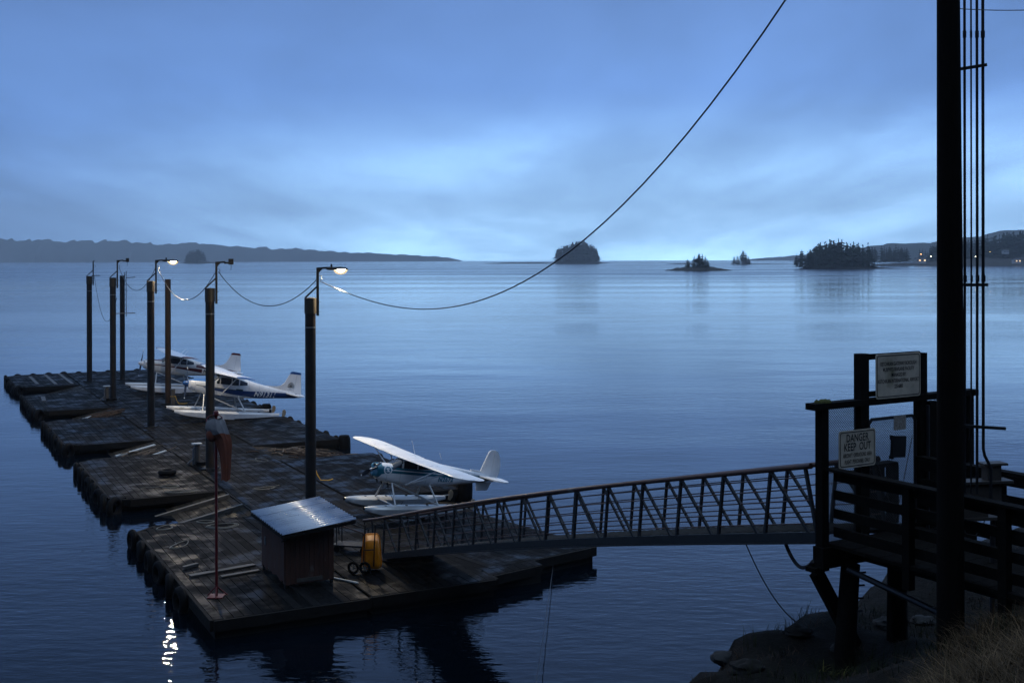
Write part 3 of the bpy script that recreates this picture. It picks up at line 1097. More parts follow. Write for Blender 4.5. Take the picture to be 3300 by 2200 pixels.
def lamp(key, kind, label):
    p, zt, r = PILES[key]
    side = Vector((1, 0, 0))
    # local frame: x = along the fingers (arm direction), origin on the pile axis at the cap top
    t = thing('dock_lamp', label, 'lamp', (p.x, p.y, zt), TH, 'lamps on the dock piles')
    x = r + 0.09
    MB().box(x - 0.045, x + 0.045, -0.045, 0.045, -0.72, 1.26).build('mast', MATS['dark_steel'], t)
    MB().beam((-r, 0, 0.03), (x, 0, 0.52), 0.06, 0.06).build('brace', MATS['dark_steel'], t)
    for z in (-0.15, -0.55):
        MB().tube([(x + 0.03, 0, z), (x + 0.13, 0, z)], 0.012, 6).build('bolt', MATS['dark_steel'], t)
    MB().tube([(x + 0.06, -0.03, 0.93), (x + 0.16, -0.03, 0.93), (x + 0.17, -0.03, 0.78), (x + 0.1, -0.03, 0.74)], 0.018, 6).build('cable_hook', MATS['galvanised'], t)
    if kind == 'bare':
        MB().beam((x, 0, 1.26), (x + 0.12, 0, 1.28), 0.05, 0.05).build('arm', MATS['dark_steel'], t)
        MB().beam((r, 0, 0.06), (x + 0.55, 0, 0.06), 0.08, 0.06).build('side_bracket', MATS['dark_steel'], t)
        return t
    MB().beam((x - 0.04, 0, 1.24), (x + 0.42, 0, 1.27), 0.07, 0.08).build('arm', MATS['dark_steel'], t)
    MB().prism([(x + 0.04, 1.05), (x + 0.04, 1.22), (x + 0.2, 1.22)], -0.03, 0.03, 'y').build('gusset', MATS['dark_steel'], t)
    if kind == 'lit':
        hd = MB()
        rows = []
        for (s, w_, h0, h1) in ((0.38, 0.07, 1.2, 1.3), (0.5, 0.1, 1.17, 1.31), (0.72, 0.13, 1.16, 1.30), (0.78, 0.17, 1.17, 1.30), (1.0, 0.2, 1.185, 1.31), (1.2, 0.17, 1.175, 1.28), (1.32, 0.07, 1.165, 1.22)):
            rows.append([(x + s, w_ * math.cos(a) * 1.0, (h0 + h1) / 2 + (h1 - h0) / 2 * math.sin(a)) for a in [2 * math.pi * k / 12 for k in range(12)]])
        hd.grid(rows, True)
        hd.f.append(tuple(range(12)))
        hd.f.append(tuple(range(6 * 12, 7 * 12))[::-1])
        hd.build('lamp_head', MATS['galvanised_dull'], t, True)
        ls = MB()
        rows = []
        for i in range(7):
            th = math.pi / 2 * i / 6
            rows.append([(x + 1.0 + 0.16 * math.cos(th) * math.cos(a), 0.11 * math.cos(th) * math.sin(a), 1.18 - 0.10 * math.sin(th)) for a in [2 * math.pi * k / 14 for k in range(14)]])
        ls.grid(rows, True)
        ls.build('lamp_core', LAMP, t, True)
        bw = MB()
        rows = []
        for i in range(7):
            th = math.pi / 2 * i / 6
            rows.append([(x + 1.0 + 0.30 * math.cos(th) * math.cos(a), 0.2 * math.cos(th) * math.sin(a), 1.185 - 0.2 * math.sin(th)) for a in [2 * math.pi * k / 18 for k in range(18)]])
        bw.grid(rows, True)
        bw.build('halo_bowl', BOWL, t, True)
        MB().lathe([(0.045, 1.29), (0.045, 1.38), (0.03, 1.42), (0.001, 1.43)], 10, (x + 0.6, 0, 0)).build('photocell', MATS['dark_steel'], t)
    else:
        MB().box(x + 0.4, x + 0.66, -0.13, 0.13, 1.18, 1.27).build('lamp_head', MATS['galvanised_dull'], t)
        MB().box(x + 0.6, x + 0.8, -0.1, 0.1, 1.14, 1.42).build('head_cover', MATS['dark_steel'], t)
        MB().tube([(x + 0.7, 0, 1.14), (x + 0.72, 0.02, 1.0), (x + 0.69, 0, 0.86)], 0.012, 5).build('loose_wire', MATS['cable'], t)
    return t


lamp('A', 'lit', 'lit lamp on the nearest pile, brightest light in the scene')
lamp('B', 'dark', 'unlit lamp on the second pile, cover hanging open')
lamp('C', 'lit', 'lit lamp on the third pile, smaller bright light')
lamp('E', 'dark', 'unlit lamp on the fourth pile, next to the thin mast')
lamp('G', 'bare', 'bare lamp mast on the farthest pile')

# thin instrument mast between piles E and F
p = dk(6.35, 55.6)
t = thing('instrument_mast', 'thin ladder like mast beside the fourth lamp pile', 'mast', (p.x, p.y, 0), TH)
MB().box(-0.02, 0.02, -0.02, 0.02, 6.4, 9.6).build('rail', MATS['dark_steel'], t)
MB().box(0.1, 0.14, -0.02, 0.02, 6.4, 9.7).build('rail', MATS['dark_steel'], t)
MB().box(-0.75, 0.75, -0.03, 0.03, 6.6, 6.66).build('bracket', MATS['galvanised'], t)
for k in range(8):
    MB().box(0.02, 0.1, -0.012, 0.012, 6.9 + k * 0.36, 6.93 + k * 0.36).build('rung', MATS['dark_steel'], t)
MB().beam((0.1, 0, 9.2), (0.75, 0, 9.24), 0.07, 0.05).build('top_bracket', MATS['dark_steel'], t)


def cable(name, a, b_, sag, r, label, n=26, mt='cable', group=None):
    a, b_ = Vector(a), Vector(b_)
    pts = []
    for i in range(n + 1):
        s = i / n
        q = a.lerp(b_, s)
        q.z -= sag * 4 * s * (1 - s)
        pts.append(q - a)
    o = MB().tube(pts, r, 5).build(name, MATS[mt], smooth=True)
    o.location = a
    tag(o, label, 'cable', group)
    return o


def hook(key):
    p, zt, r = PILES[key]
    return Vector((p.x, p.y, zt + 0.8)) + AV * (r + 0.2)


def hookl(key):
    p, zt, r = PILES[key]
    return Vector((p.x, p.y, zt + 0.78)) + AV * (r + 0.05)


cable('lamp_cable', hookl('A'), hook('B'), 1.35, 0.02, 'drooping black cable between the nearest and second lamp piles')
cable('lamp_cable', hookl('B'), hook('C'), 1.6, 0.02, 'drooping black cable between the second and third lamp piles')
cable('lamp_cable', hookl('C'), hook('E'), 1.5, 0.02, 'drooping cable between the third and fourth lamp piles')
pg, zg, rg = PILES['G']
cable('lamp_cable', hookl('E') - Vector((0, 0, 2.2)), Vector((pg.x, pg.y, zg)) + AV * 0.4, 2.6, 0.02, 'drooping cable between the two farthest lamp piles')
# the long feeder up to the utility pole
ha = hook('A')
pts = []
zE = 18.15
hb = Vector((6.45, 17.6, zE))
for i in range(41):
    s = i / 40
    q = ha.lerp(hb, s)
    q.z = 9.568 - 3.683 * s + 0.651 * s * s + 11.615 * s ** 3
    pts.append(q - ha)
o = MB().tube(pts, 0.018, 6).build('feeder_cable', MATS['cable'], smooth=True)
o.location = ha
tag(o, 'long black feeder cable swooping from the nearest lamp up to the right', 'cable')

# ------------------------------------------------------------------ power pedestals
for (u, v, l) in ((4.95, 25.0, 'white capped power pedestal near the second lamp pile'), (4.95, 54.3, 'power pedestal beside the fourth lamp pile'),
                  (8.62, 49.7, 'timber bollard with yellow rope near the rust brown pile'), (8.55, 18.2, 'timber bollard with yellow rope behind the nearest pile')):
    p = dk(u, v)
    bol = 'bollard' in l
    t = thing('mooring_bollard' if bol else 'power_pedestal', l, 'bollard' if bol else 'pedestal', (p.x, p.y, DECK), TH)
    if bol:
        MB().box(-0.12, 0.12, -0.12, 0.12, 0, 1.0).build('post', MATS['weathered_board'], t)
        MB().box(-0.14, 0.14, -0.14, 0.14, 1.0, 1.06).build('cap', MATS['galvanised'], t)
        MB().lathe([(0.17 + 0.022 * math.cos(a), 0.55 + 0.022 * math.sin(a)) for a in [k * math.pi / 3 for k in range(6)]], 14, closed=True).build('rope_turn', MATS['yellow_rope'], t)
        MB().tube([(0.17, 0, 0.55), (0.22, -0.1, 0.3), (0.35, -0.2, 0.05), (0.7, -0.3, 0.03), (0.95, -0.1, 0.03)], 0.025, 6).build('rope_tail', MATS['yellow_rope'], t)
    else:
        MB().box(-0.1, 0.1, -0.1, 0.1, 0, 0.95).build('post', MATS['weathered_board'], t)
        MB().box(-0.26, 0.2, -0.18, 0.18, 0.98, 1.03).build('cap', MATS['pale_board'], t)
        MB().tube([(-0.18, 0, 0), (-0.18, 0, 0.75), (-0.1, 0, 0.85)], 0.05, 8).build('conduit', MATS['galvanised'], t)
        MB().beam((-0.5, -0.1, 0.06), (-0.2, -0.1, 0.3), 0.06, 0.06).build('stay', MATS['galvanised'], t)
        MB().box(-0.1, 0.6, -0.4, -0.15, 0.0, 0.16).build('base_block', MATS['rubber'], t)

# ------------------------------------------------------------------ hut with corrugated roof
p = dk(2.62, 2.05)
t = thing('pump_hut', 'small red plank hut with a shiny corrugated metal roof', 'hut', (p.x, p.y, DECK), TH)
HW, HL = 1.5, 2.55
zl, zh = 1.64, 1.86
w4 = [((0, 0), (HW, 0), zl, zh), ((0, HL), (HW, HL), zl, zh), ((0, 0), (0, HL), zl, zl), ((HW, 0), (HW, HL), zh, zh)]
for wi, (a, b_, z0, z1) in enumerate(w4):
    wall = MB()
    th = 0.03
    ln = math.dist(a, b_)
    nb = int(ln / 0.15)
    holder = None
    for k in range(nb):
        s0, s1 = k / nb, (k + 1) / nb
        x0, y0 = a[0] + (b_[0] - a[0]) * s0, a[1] + (b_[1] - a[1]) * s0
        x1, y1 = a[0] + (b_[0] - a[0]) * s1, a[1] + (b_[1] - a[1]) * s1
        zt = z0 + (z1 - z0) * (s0 + s1) / 2
        zb = 0.1 + (PR.uniform(0, 0.14) if wi == 2 else PR.uniform(0, 0.03))
        g_ = 0.006
        if a[1] == b_[1]:
            sgn = -1 if a[1] == 0 else 1
            m_ = MB().box(x0 + g_, x1 - g_, y0 - (th if sgn < 0 else 0), y0 + (th if sgn > 0 else 0), zb, zt)
        else:
            sgn = -1 if a[0] == 0 else 1
            m_ = MB().box(x0 - (th if sgn < 0 else 0), x0 + (th if sgn > 0 else 0), y0 + g_, y1 - g_, zb, zt)
        m_.build('siding_board', MATS['red_siding'], t)
for (x, y) in ((0.04, 0.04), (HW - 0.04, 0.04), (0.04, HL - 0.04), (HW - 0.04, HL - 0.04)):
    MB().box(x - 0.04, x + 0.04, y - 0.04, y + 0.04, 0, zl - 0.02).build('corner_post', MATS['old_timber'], t)
MB().box(0.35, HW - 0.35, -0.055, -0.032, 0.16, 0.27).build('toe_board', MATS['weathered_board'], t)
MB().box(-0.06, -0.034, 2.0, 2.1, 0.9, 1.15).build('door_latch', MATS['galvanised'], t)
# corrugated sheets: ridges run along x
def rz_(x):
    return 1.71 + (x + 0.3) * 0.105
for k in range(4):
    rows = []
    ya, yb = -0.46 + k * 0.92, -0.46 + (k + 1) * 0.92 + 0.02
    nn = 72
    for x in (-0.22, 2.1):
        rows.append([(x, ya + (yb - ya) * i / nn, rz_(x) + 0.05 * abs(math.sin(math.pi * (ya + (yb - ya) * i / nn) / 0.25)) ** 2.0 + 0.004 * k) for i in range(nn + 1)])
    m_ = MB().grid(rows)
    o = m_.build('roof_sheet', MATS['roof_metal'], t, True)
    sm = o.modifiers.new('thickness', 'SOLIDIFY')
    sm.thickness = 0.004
for y in (-0.44, 3.2):
    MB().beam((-0.2, y, rz_(-0.2) - 0.07), (2.08, y, rz_(2.08) - 0.07), 0.04, 0.09).build('barge_board', MATS['old_timber'], t)
for x in (-0.19, 2.07, 0.9):
    MB().beam((x, -0.41, rz_(x) - 0.065), (x, 3.17, rz_(x) - 0.065), 0.06, 0.08).build('purlin', MATS['old_timber'], t)
MB().tube([(0.1, -0.02, 1.5), (-0.2, -0.35, 1.52)], 0.025, 5).build('rafter_stay', MATS['old_timber'], t)

# ------------------------------------------------------------------ windsock
p = at(695, 1915, 34.3)
t = thing('windsock', 'limp orange windsock drooping from a thin red pole', 'windsock', (p.x, p.y, DECK), 0)
HT = 5.35
MB().tube([(0, 0, 0), (0, 0, HT)], 0.042, 10).build('pole', MATS['red_paint'], t, True)
MB().box(-0.22, 0.22, -0.22, 0.22, 0.0, 0.03).build('base_plate', MATS['red_paint'], t)
for (a, b_) in ((0.3, 0.12), (-0.28, 0.1), (0.05, -0.3)):
    MB().tube([(a, b_, 0.02), (0, 0, 0.32)], 0.018, 6).build('stay', MATS['red_paint'], t)
MB().lathe([(0.001, HT + 0.14), (0.07, HT + 0.1), (0.085, HT), (0.05, HT - 0.05), (0.001, HT - 0.06)], 10).build('swivel_cap', MATS['red_paint'], t, True)
rg_ = [(0.24 * math.cos(a) - 0.02, 0.10 * math.sin(a) - 0.1, HT - 0.14 + 0.15 * math.sin(a)) for a in [2 * math.pi * k / 24 for k in range(25)]]
MB().tube(rg_, 0.014, 6, False).build('hoop', MATS['red_paint'], t, True)
path = [((0.0, -0.12, HT - 0.10), 0.20), ((0.02, -0.13, HT - 0.22), 0.25), ((0.05, -0.14, HT - 0.38), 0.285), ((0.12, -0.14, HT - 0.52), 0.27), ((0.22, -0.13, HT - 0.68), 0.215), ((0.27, -0.12, HT - 0.9), 0.19),
        ((0.30, -0.12, HT - 1.2), 0.15), ((0.31, -0.12, HT - 1.5), 0.13), ((0.31, -0.12, HT - 1.75), 0.118), ((0.305, -0.12, HT - 1.9), 0.115)]
WS = random.Random(2)
dense = []
for i in range(len(path) - 1):
    for k in range(4):
        s = k / 4
        a, b_ = path[i], path[i + 1]
        dense.append((Vector(a[0]).lerp(Vector(b_[0]), s), a[1] + (b_[1] - a[1]) * s))
dense.append((Vector(path[-1][0]), path[-1][1]))


def sock_rows(i0, i1):
    rows = []
    for i in range(i0, i1):
        c_, r0 = dense[i]
        row = []
        for j in range(28):
            a = 2 * math.pi * j / 28
            fold = 1 + 0.14 * math.sin(4 * a + i * 0.07) + 0.07 * math.sin(9 * a + 1.3)
            row.append((c_.x + r0 * fold * math.cos(a), c_.y + 0.75 * r0 * fold * math.sin(a), c_.z + 0.03 * math.sin(3 * a + i * 0.4)))
        rows.append(row)
    return rows


MB().grid(sock_rows(0, 13), True).build('sock_mouth', MATS['sock_grey'], t, True)
MB().grid(sock_rows(12, len(dense)), True).build('sock_tail', MATS['sock_orange'], t, True)
bl = MB()
rows = []
for i in range(7):
    th = -math.pi / 2 + math.pi * i / 6
    rows.append([(-0.07 + 0.19 * math.cos(th) * math.cos(a), -0.14 + 0.15 * math.cos(th) * math.sin(a), HT - 0.55 + 0.23 * math.sin(th)) for a in [2 * math.pi * k / 14 for k in range(14)]])
bl.grid(rows, True).build('sock_fold', MATS['sock_orange'], t, True)

# ------------------------------------------------------------------ garden cart standing on end (yellow tub)
p = dk(5.35, 2.65)
t = thing('garden_cart', 'yellow tub garden cart stood up on its end by the gangway', 'cart', (p.x, p.y, DECK), TH + R(-18))
tub = MB()
rows = []
for (y, wx, z0, z1, rr0) in ((0.40, 0.36, 0.04, 1.14, 0.10), (0.36, 0.35, 0.05, 1.13, 0.10), (0.05, 0.30, 0.12, 1.02, 0.13), (0.0, 0.24, 0.2, 0.94, 0.12), (0.0, 0.001, 0.55, 0.56, 0.001)):
    row = []
    zc_, hz = (z0 + z1) / 2, (z1 - z0) / 2
    for k in range(28):
        a = 2 * math.pi * k / 28
        ca, sa = math.cos(a), math.sin(a)
        e = 0.35
        row.append((wx * math.copysign(abs(ca) ** e, ca), y, zc_ + hz * math.copysign(abs(sa) ** e, sa)))
    rows.append(row)
tub.grid(rows, True)
for i in range(len(tub.v)):
    x, y, z = tub.v[i]
    tub.v[i] = (x * (0.92 - 0.22 * z) + 0.25, y - 0.05, z)
tub.build('tub', MATS['yellow_tub'], t, True)
rimp = []
for k in range(29):
    a = 2 * math.pi * k / 28
    ca, sa = math.cos(a), math.sin(a)
    rimp.append((0.25 + 0.37 * (0.92 - 0.22 * (0.59 + 0.56 * math.copysign(abs(sa) ** .35, sa))) * math.copysign(abs(ca) ** .35, ca), 0.35, 0.59 + 0.56 * math.copysign(abs(sa) ** .35, sa)))
MB().tube(rimp, 0.02, 6, False).build('rim', MATS['yellow_tub'], t, True)
for x in (-0.02, 0.30):
    MB().tube([(x, -0.12, 0.22), (x + 0.02, -0.16, 0.9), (x + 0.05, -0.2, 1.55)], 0.022, 6).build('handle', MATS['dark_steel'], t, True)
MB().tube([(-0.02, -0.14, 0.75), (0.3, -0.14, 0.75)], 0.018, 6).build('cross_bar', MATS['dark_steel'], t)
MB().tube([(-0.32, -0.15, 0.2), (0.1, -0.15, 0.2)], 0.02, 6).build('axle', MATS['dark_steel'], t)
for (x, y) in ((-0.34, -0.12), (0.02, -0.2)):
    wh = MB().lathe([(0.16 + 0.045 * math.cos(a), 0.045 * math.sin(a)) for a in [k * math.pi / 4 for k in range(8)]], 18, axis='x', closed=True).build('wheel', MATS['rubber'], t, True)
    wh.location = (x, y, 0.205)
    wh.rotation_euler = (0, 0, R(62))
    MB().lathe([(0.125, -0.02), (0.125, 0.02)], 18, axis='x').build('rim', MATS['wheel_grey'], wh)
    for k in range(6):
        a = k * math.pi / 3
        MB().beam((0, 0, 0), (0, 0.125 * math.cos(a), 0.125 * math.sin(a)), 0.02, 0.02, (1, 0, 0)).build('spoke', MATS['wheel_grey'], wh)

p = dk(5.75, 5.2)
t = thing('hand_cart', 'low dark hand cart with bent tube handle behind the yellow cart', 'cart', (p.x, p.y, DECK), TH + R(-40))
MB().tube([(-0.55, 0, 0.55), (-0.58, 0, 0.85), (-0.5, 0, 0.98), (0.55, -0.1, 0.72), (0.8, -0.1, 0.45)], 0.024, 6).build('handle', MATS['rail_rust'], t, True)
MB().tube([(-0.55, 0.5, 0.5), (-0.58, 0.5, 0.85), (-0.5, 0.5, 0.98), (0.55, 0.5, 0.7)], 0.022, 6).build('handle', MATS['dark_steel'], t, True)
MB().box(-0.6, 0.7, -0.05, 0.55, 0.22, 0.27).build('bed', MATS['dark_steel'], t)
for (x, y) in ((-0.45, 0.0), (-0.45, 0.5), (0.5, 0.0), (0.5, 0.5)):
    MB().tube([(x, y, 0.1), (x, y, 0.93 if x < 0 else 0.72)], 0.02, 6).build('post', MATS['dark_steel'], t)
    MB().lathe([(0.001, -0.025), (0.11, -0.025), (0.11, 0.025), (0.001, 0.025)], 12, (x, y, 0.115), 'y').build('wheel', MATS['rubber'], t)

# ------------------------------------------------------------------ loose things on the deck
def board(u0, v0, u1, v1, z, wd, th, mt, label, group=None, z1=None):
    a, b_ = dk(u0, v0, z), dk(u1, v1, z if z1 is None else z1)
    o = MB().beam((0, 0, 0), b_ - a, wd, th).build('loose_board', MATS[mt])
    o.location = a
    tag(o, label, 'board', group)


board(0.35, 4.75, 2.5, 5.15, DECK + 0.03, 0.24, 0.05, 'weathered_board', 'long grey board lying left of the red hut')
board(1.2, 4.2, 2.45, 4.4, DECK + 0.03, 0.18, 0.05, 'weathered_board', 'shorter grey board next to the hut wall')
board(1.0, 5.05, 2.5, 5.5, DECK + 0.03, 0.28, 0.05, 'old_timber', 'dark wide plank lying behind the long grey board')
board(0.35, 5.7, 0.85, 5.95, DECK + 0.06, 0.14, 0.09, 'weathered_board', 'short wood block near the edge of the nearest finger')
board(4.25, 2.45, 4.75, 1.55, DECK + 0.03, 0.06, 0.04, 'pale_board', 'pale stick lying right of the red hut')
board(2.2, 32.0, 4.3, 32.5, 0.12, 0.26, 0.05, 'pale_board', 'longer white board lying on the second left ramp', z1=0.50)
board(3.3, 29.6, 4.4, 29.95, 0.31, 0.2, 0.05, 'pale_board', 'shorter white board lying on the second left ramp', z1=0.54)
board(1.9, 47.4, 3.1, 48.0, 0.06, 0.2, 0.05, 'pale_board', 'pale board at the water on the third left ramp', z1=0.28)
board(0.9, 55.6, 1.1, 58.6, DECK + 0.03, 0.28, 0.04, 'weathered_board', 'pale pinkish plank on the fourth left finger')
for k, (u, v0, v1) in enumerate(((1.6, 68, 75), (2.9, 67.2, 76), (4.1, 67, 76.4))):
    board(u, v0, u, v1, DECK + 0.02, 0.26, 0.03, 'weathered_board', '%s pale plank from the left on the farthest left finger' % ORD[k], 'pale planks on the farthest finger')


def hose(u, v, r, turns, label, tail=True, squash=0.7, mt='rope'):
    pts = []
    n = int(26 * turns)
    for i in range(n + 1):
        a = 2 * math.pi * i / 26
        rr0 = r * (1 - 0.10 * i / 26) * (1 + 0.08 * math.sin(3 * a + u))
        pts.append((rr0 * math.cos(a), rr0 * squash * math.sin(a), 0.02 + 0.012 * (i // 26)))
    if tail:
        x, y, z = pts[-1]
        pts += [(x + 0.2, y + 0.2, 0.02), (x + 0.55, y + 0.15, 0.02), (x + 0.8, y + 0.35, 0.02)]
    o = MB().tube(pts, 0.013, 5).build('coiled_rope', MATS[mt], smooth=True)
    p_ = dk(u, v, DECK)
    o.location = p_
    o.rotation_euler = (0, 0, TH + u)
    tag(o, label, 'rope')


hose(2.9, 11.2, 0.62, 3, 'large pale coil of rope right of the red pole', False)
hose(2.65, 19.85, 0.42, 2, 'small pale coil of rope in the middle of the second left finger')
hose(2.9, 18.5, 0.75, 1.6, 'loose loop of rope near the front edge of the second left finger', True, 0.35)
hose(0.95, 11.9, 0.4, 2, 'faint coil of rope at the back left corner of the nearest finger', False)
hose(0.9, 9.0, 0.6, 1.5, 'stretched loop of rope on the left of the nearest finger', True, 0.35)
hose(2.5, 12.2, 0.35, 2, 'small coil of rope at the back edge of the nearest finger', False)
hose(6.2, 17.5, 0.5, 2.3, 'pale tangle of rope on the central walkway', True, 0.45)
hose(8.0, 24.6, 0.6, 1.4, 'loose rope at the head of the empty right ramp', True, 0.4)


def litter(name, uc, vc, du, dv, zf, n, label, seed):
    rr = random.Random(seed)
    m_ = MB()
    base_ = dk(uc, vc, 0)
    for i in range(n):
        u, v = uc + rr.gauss(0, du), vc + rr.gauss(0, dv)
        L = rr.uniform(0.15, 1.1)
        a = rr.gauss(0, 0.5)
        p0 = dk(u, v, zf(u) + rr.uniform(0.01, 0.1)) - base_
        p1 = dk(u + L * math.cos(a), v + L * math.sin(a), zf(u + L * math.cos(a)) + rr.uniform(0.02, 0.12)) - base_
        m_.tube([p0, p0.lerp(p1, 0.5) + Vector((0, 0, rr.uniform(0, 0.05))), p1], rr.uniform(0.012, 0.045), 5)
    o = m_.build(name, MATS['driftwood' if seed % 2 else 'bark_litter'])
    o.location = base_
    tag(o, label, 'driftwood', kind='stuff')


def zl_(u):
    return 0.5 - (UL - u) * math.tan(R(11.2))


def zr_(u):
    return 0.5 - (u - UR) * math.tan(RSL)


litter('driftwood', 10.6, 27.6, 1.0, 0.7, zr_, 70, 'tangle of driftwood sticks on the empty right ramp', 1)
litter('bark_debris', 11.0, 26.6, 0.9, 0.6, zr_, 80, 'dark heap of bark litter on the empty right ramp', 2)
litter('bark_debris', 3.4, 47.4, 0.5, 0.7, zl_, 90, 'dark heap of debris on the third left ramp', 4)
litter('driftwood', 3.2, 31.0, 0.6, 0.5, zl_, 25, 'few sticks beside the white boards on the second left ramp', 3)


# ------------------------------------------------------------------ lettering
def text_geo(body, size=1.0, sx=1.0, spacing=1.0, bold=0.0):
    cu = bpy.data.curves.new('lettering', 'FONT')
    cu.body = body
    cu.size = size
    cu.space_character = spacing
    cu.align_x = 'CENTER'
    cu.align_y = 'CENTER'
    cu.resolution_u = 3
    cu.offset = bold
    ob = bpy.data.objects.new('lettering', cu)
    me = bpy.data.meshes.new_from_object(ob)
    vv = [(v.co.x * sx, v.co.y) for v in me.vertices]
    ff = [tuple(p_.vertices) for p_ in me.polygons]
    bpy.data.objects.remove(ob)
    bpy.data.curves.remove(cu)
    bpy.data.meshes.remove(me)
    return vv, ff


# ------------------------------------------------------------------ seaplanes
def livery(name, white, stripes):
    """fuselage paint; stripes = (s0, top0, bot0, s1, top1, bot1, colour) in station/height"""
    m = bpy.data.materials.new(name)
    m.use_nodes = True
    nt = m.node_tree
    b = nt.nodes['Principled BSDF']
    tc_ = N(nt, 'ShaderNodeTexCoord')
    sp_ = N(nt, 'ShaderNodeSeparateXYZ')
    nt.links.new(tc_.outputs['Object'], sp_.inputs[0])
    s = MATH(nt, 'MULTIPLY', sp_.outputs[0], -1.0)
    z = sp_.outputs[2]
    nn = N(nt, 'ShaderNodeTexNoise')
    nn.inputs['Scale'].default_value = 2.2
    nn.inputs['Detail'].default_value = 5
    nt.links.new(tc_.outputs['Object'], nn.inputs[0])
    c_ = MIXC(nt, MAPR(nt, nn.outputs[0], 0.5, 0.75, 0, 0.35), white, tuple(x * 0.6 for x in white))
    seam = MATH(nt, 'LESS_THAN', MATH(nt, 'FRACT', MATH(nt, 'MULTIPLY', s, 1.45)), 0.03)
    c_ = MIXC(nt, MATH(nt, 'MULTIPLY', seam, 0.4), c_, (0.25, 0.25, 0.26))
    for (s0, t0, b0, s1, t1, b1, colr) in stripes:
        top = MAPR(nt, s, s0, s1, t0, t1)
        bot = MAPR(nt, s, s0, s1, b0, b1)
        k = MATH(nt, 'MULTIPLY', MATH(nt, 'LESS_THAN', z, top), MATH(nt, 'GREATER_THAN', z, bot))
        k = MATH(nt, 'MULTIPLY', k, MATH(nt, 'MULTIPLY', MATH(nt, 'GREATER_THAN', s, s0), MATH(nt, 'LESS_THAN', s, s1)))
        c_ = MIXC(nt, k, c_, colr)
    nt.links.new(c_, b.inputs['Base Color'])
    b.inputs['Roughness'].default_value = 0.32
    b.inputs['Coat Weight'].default_value = 0.25
    return m


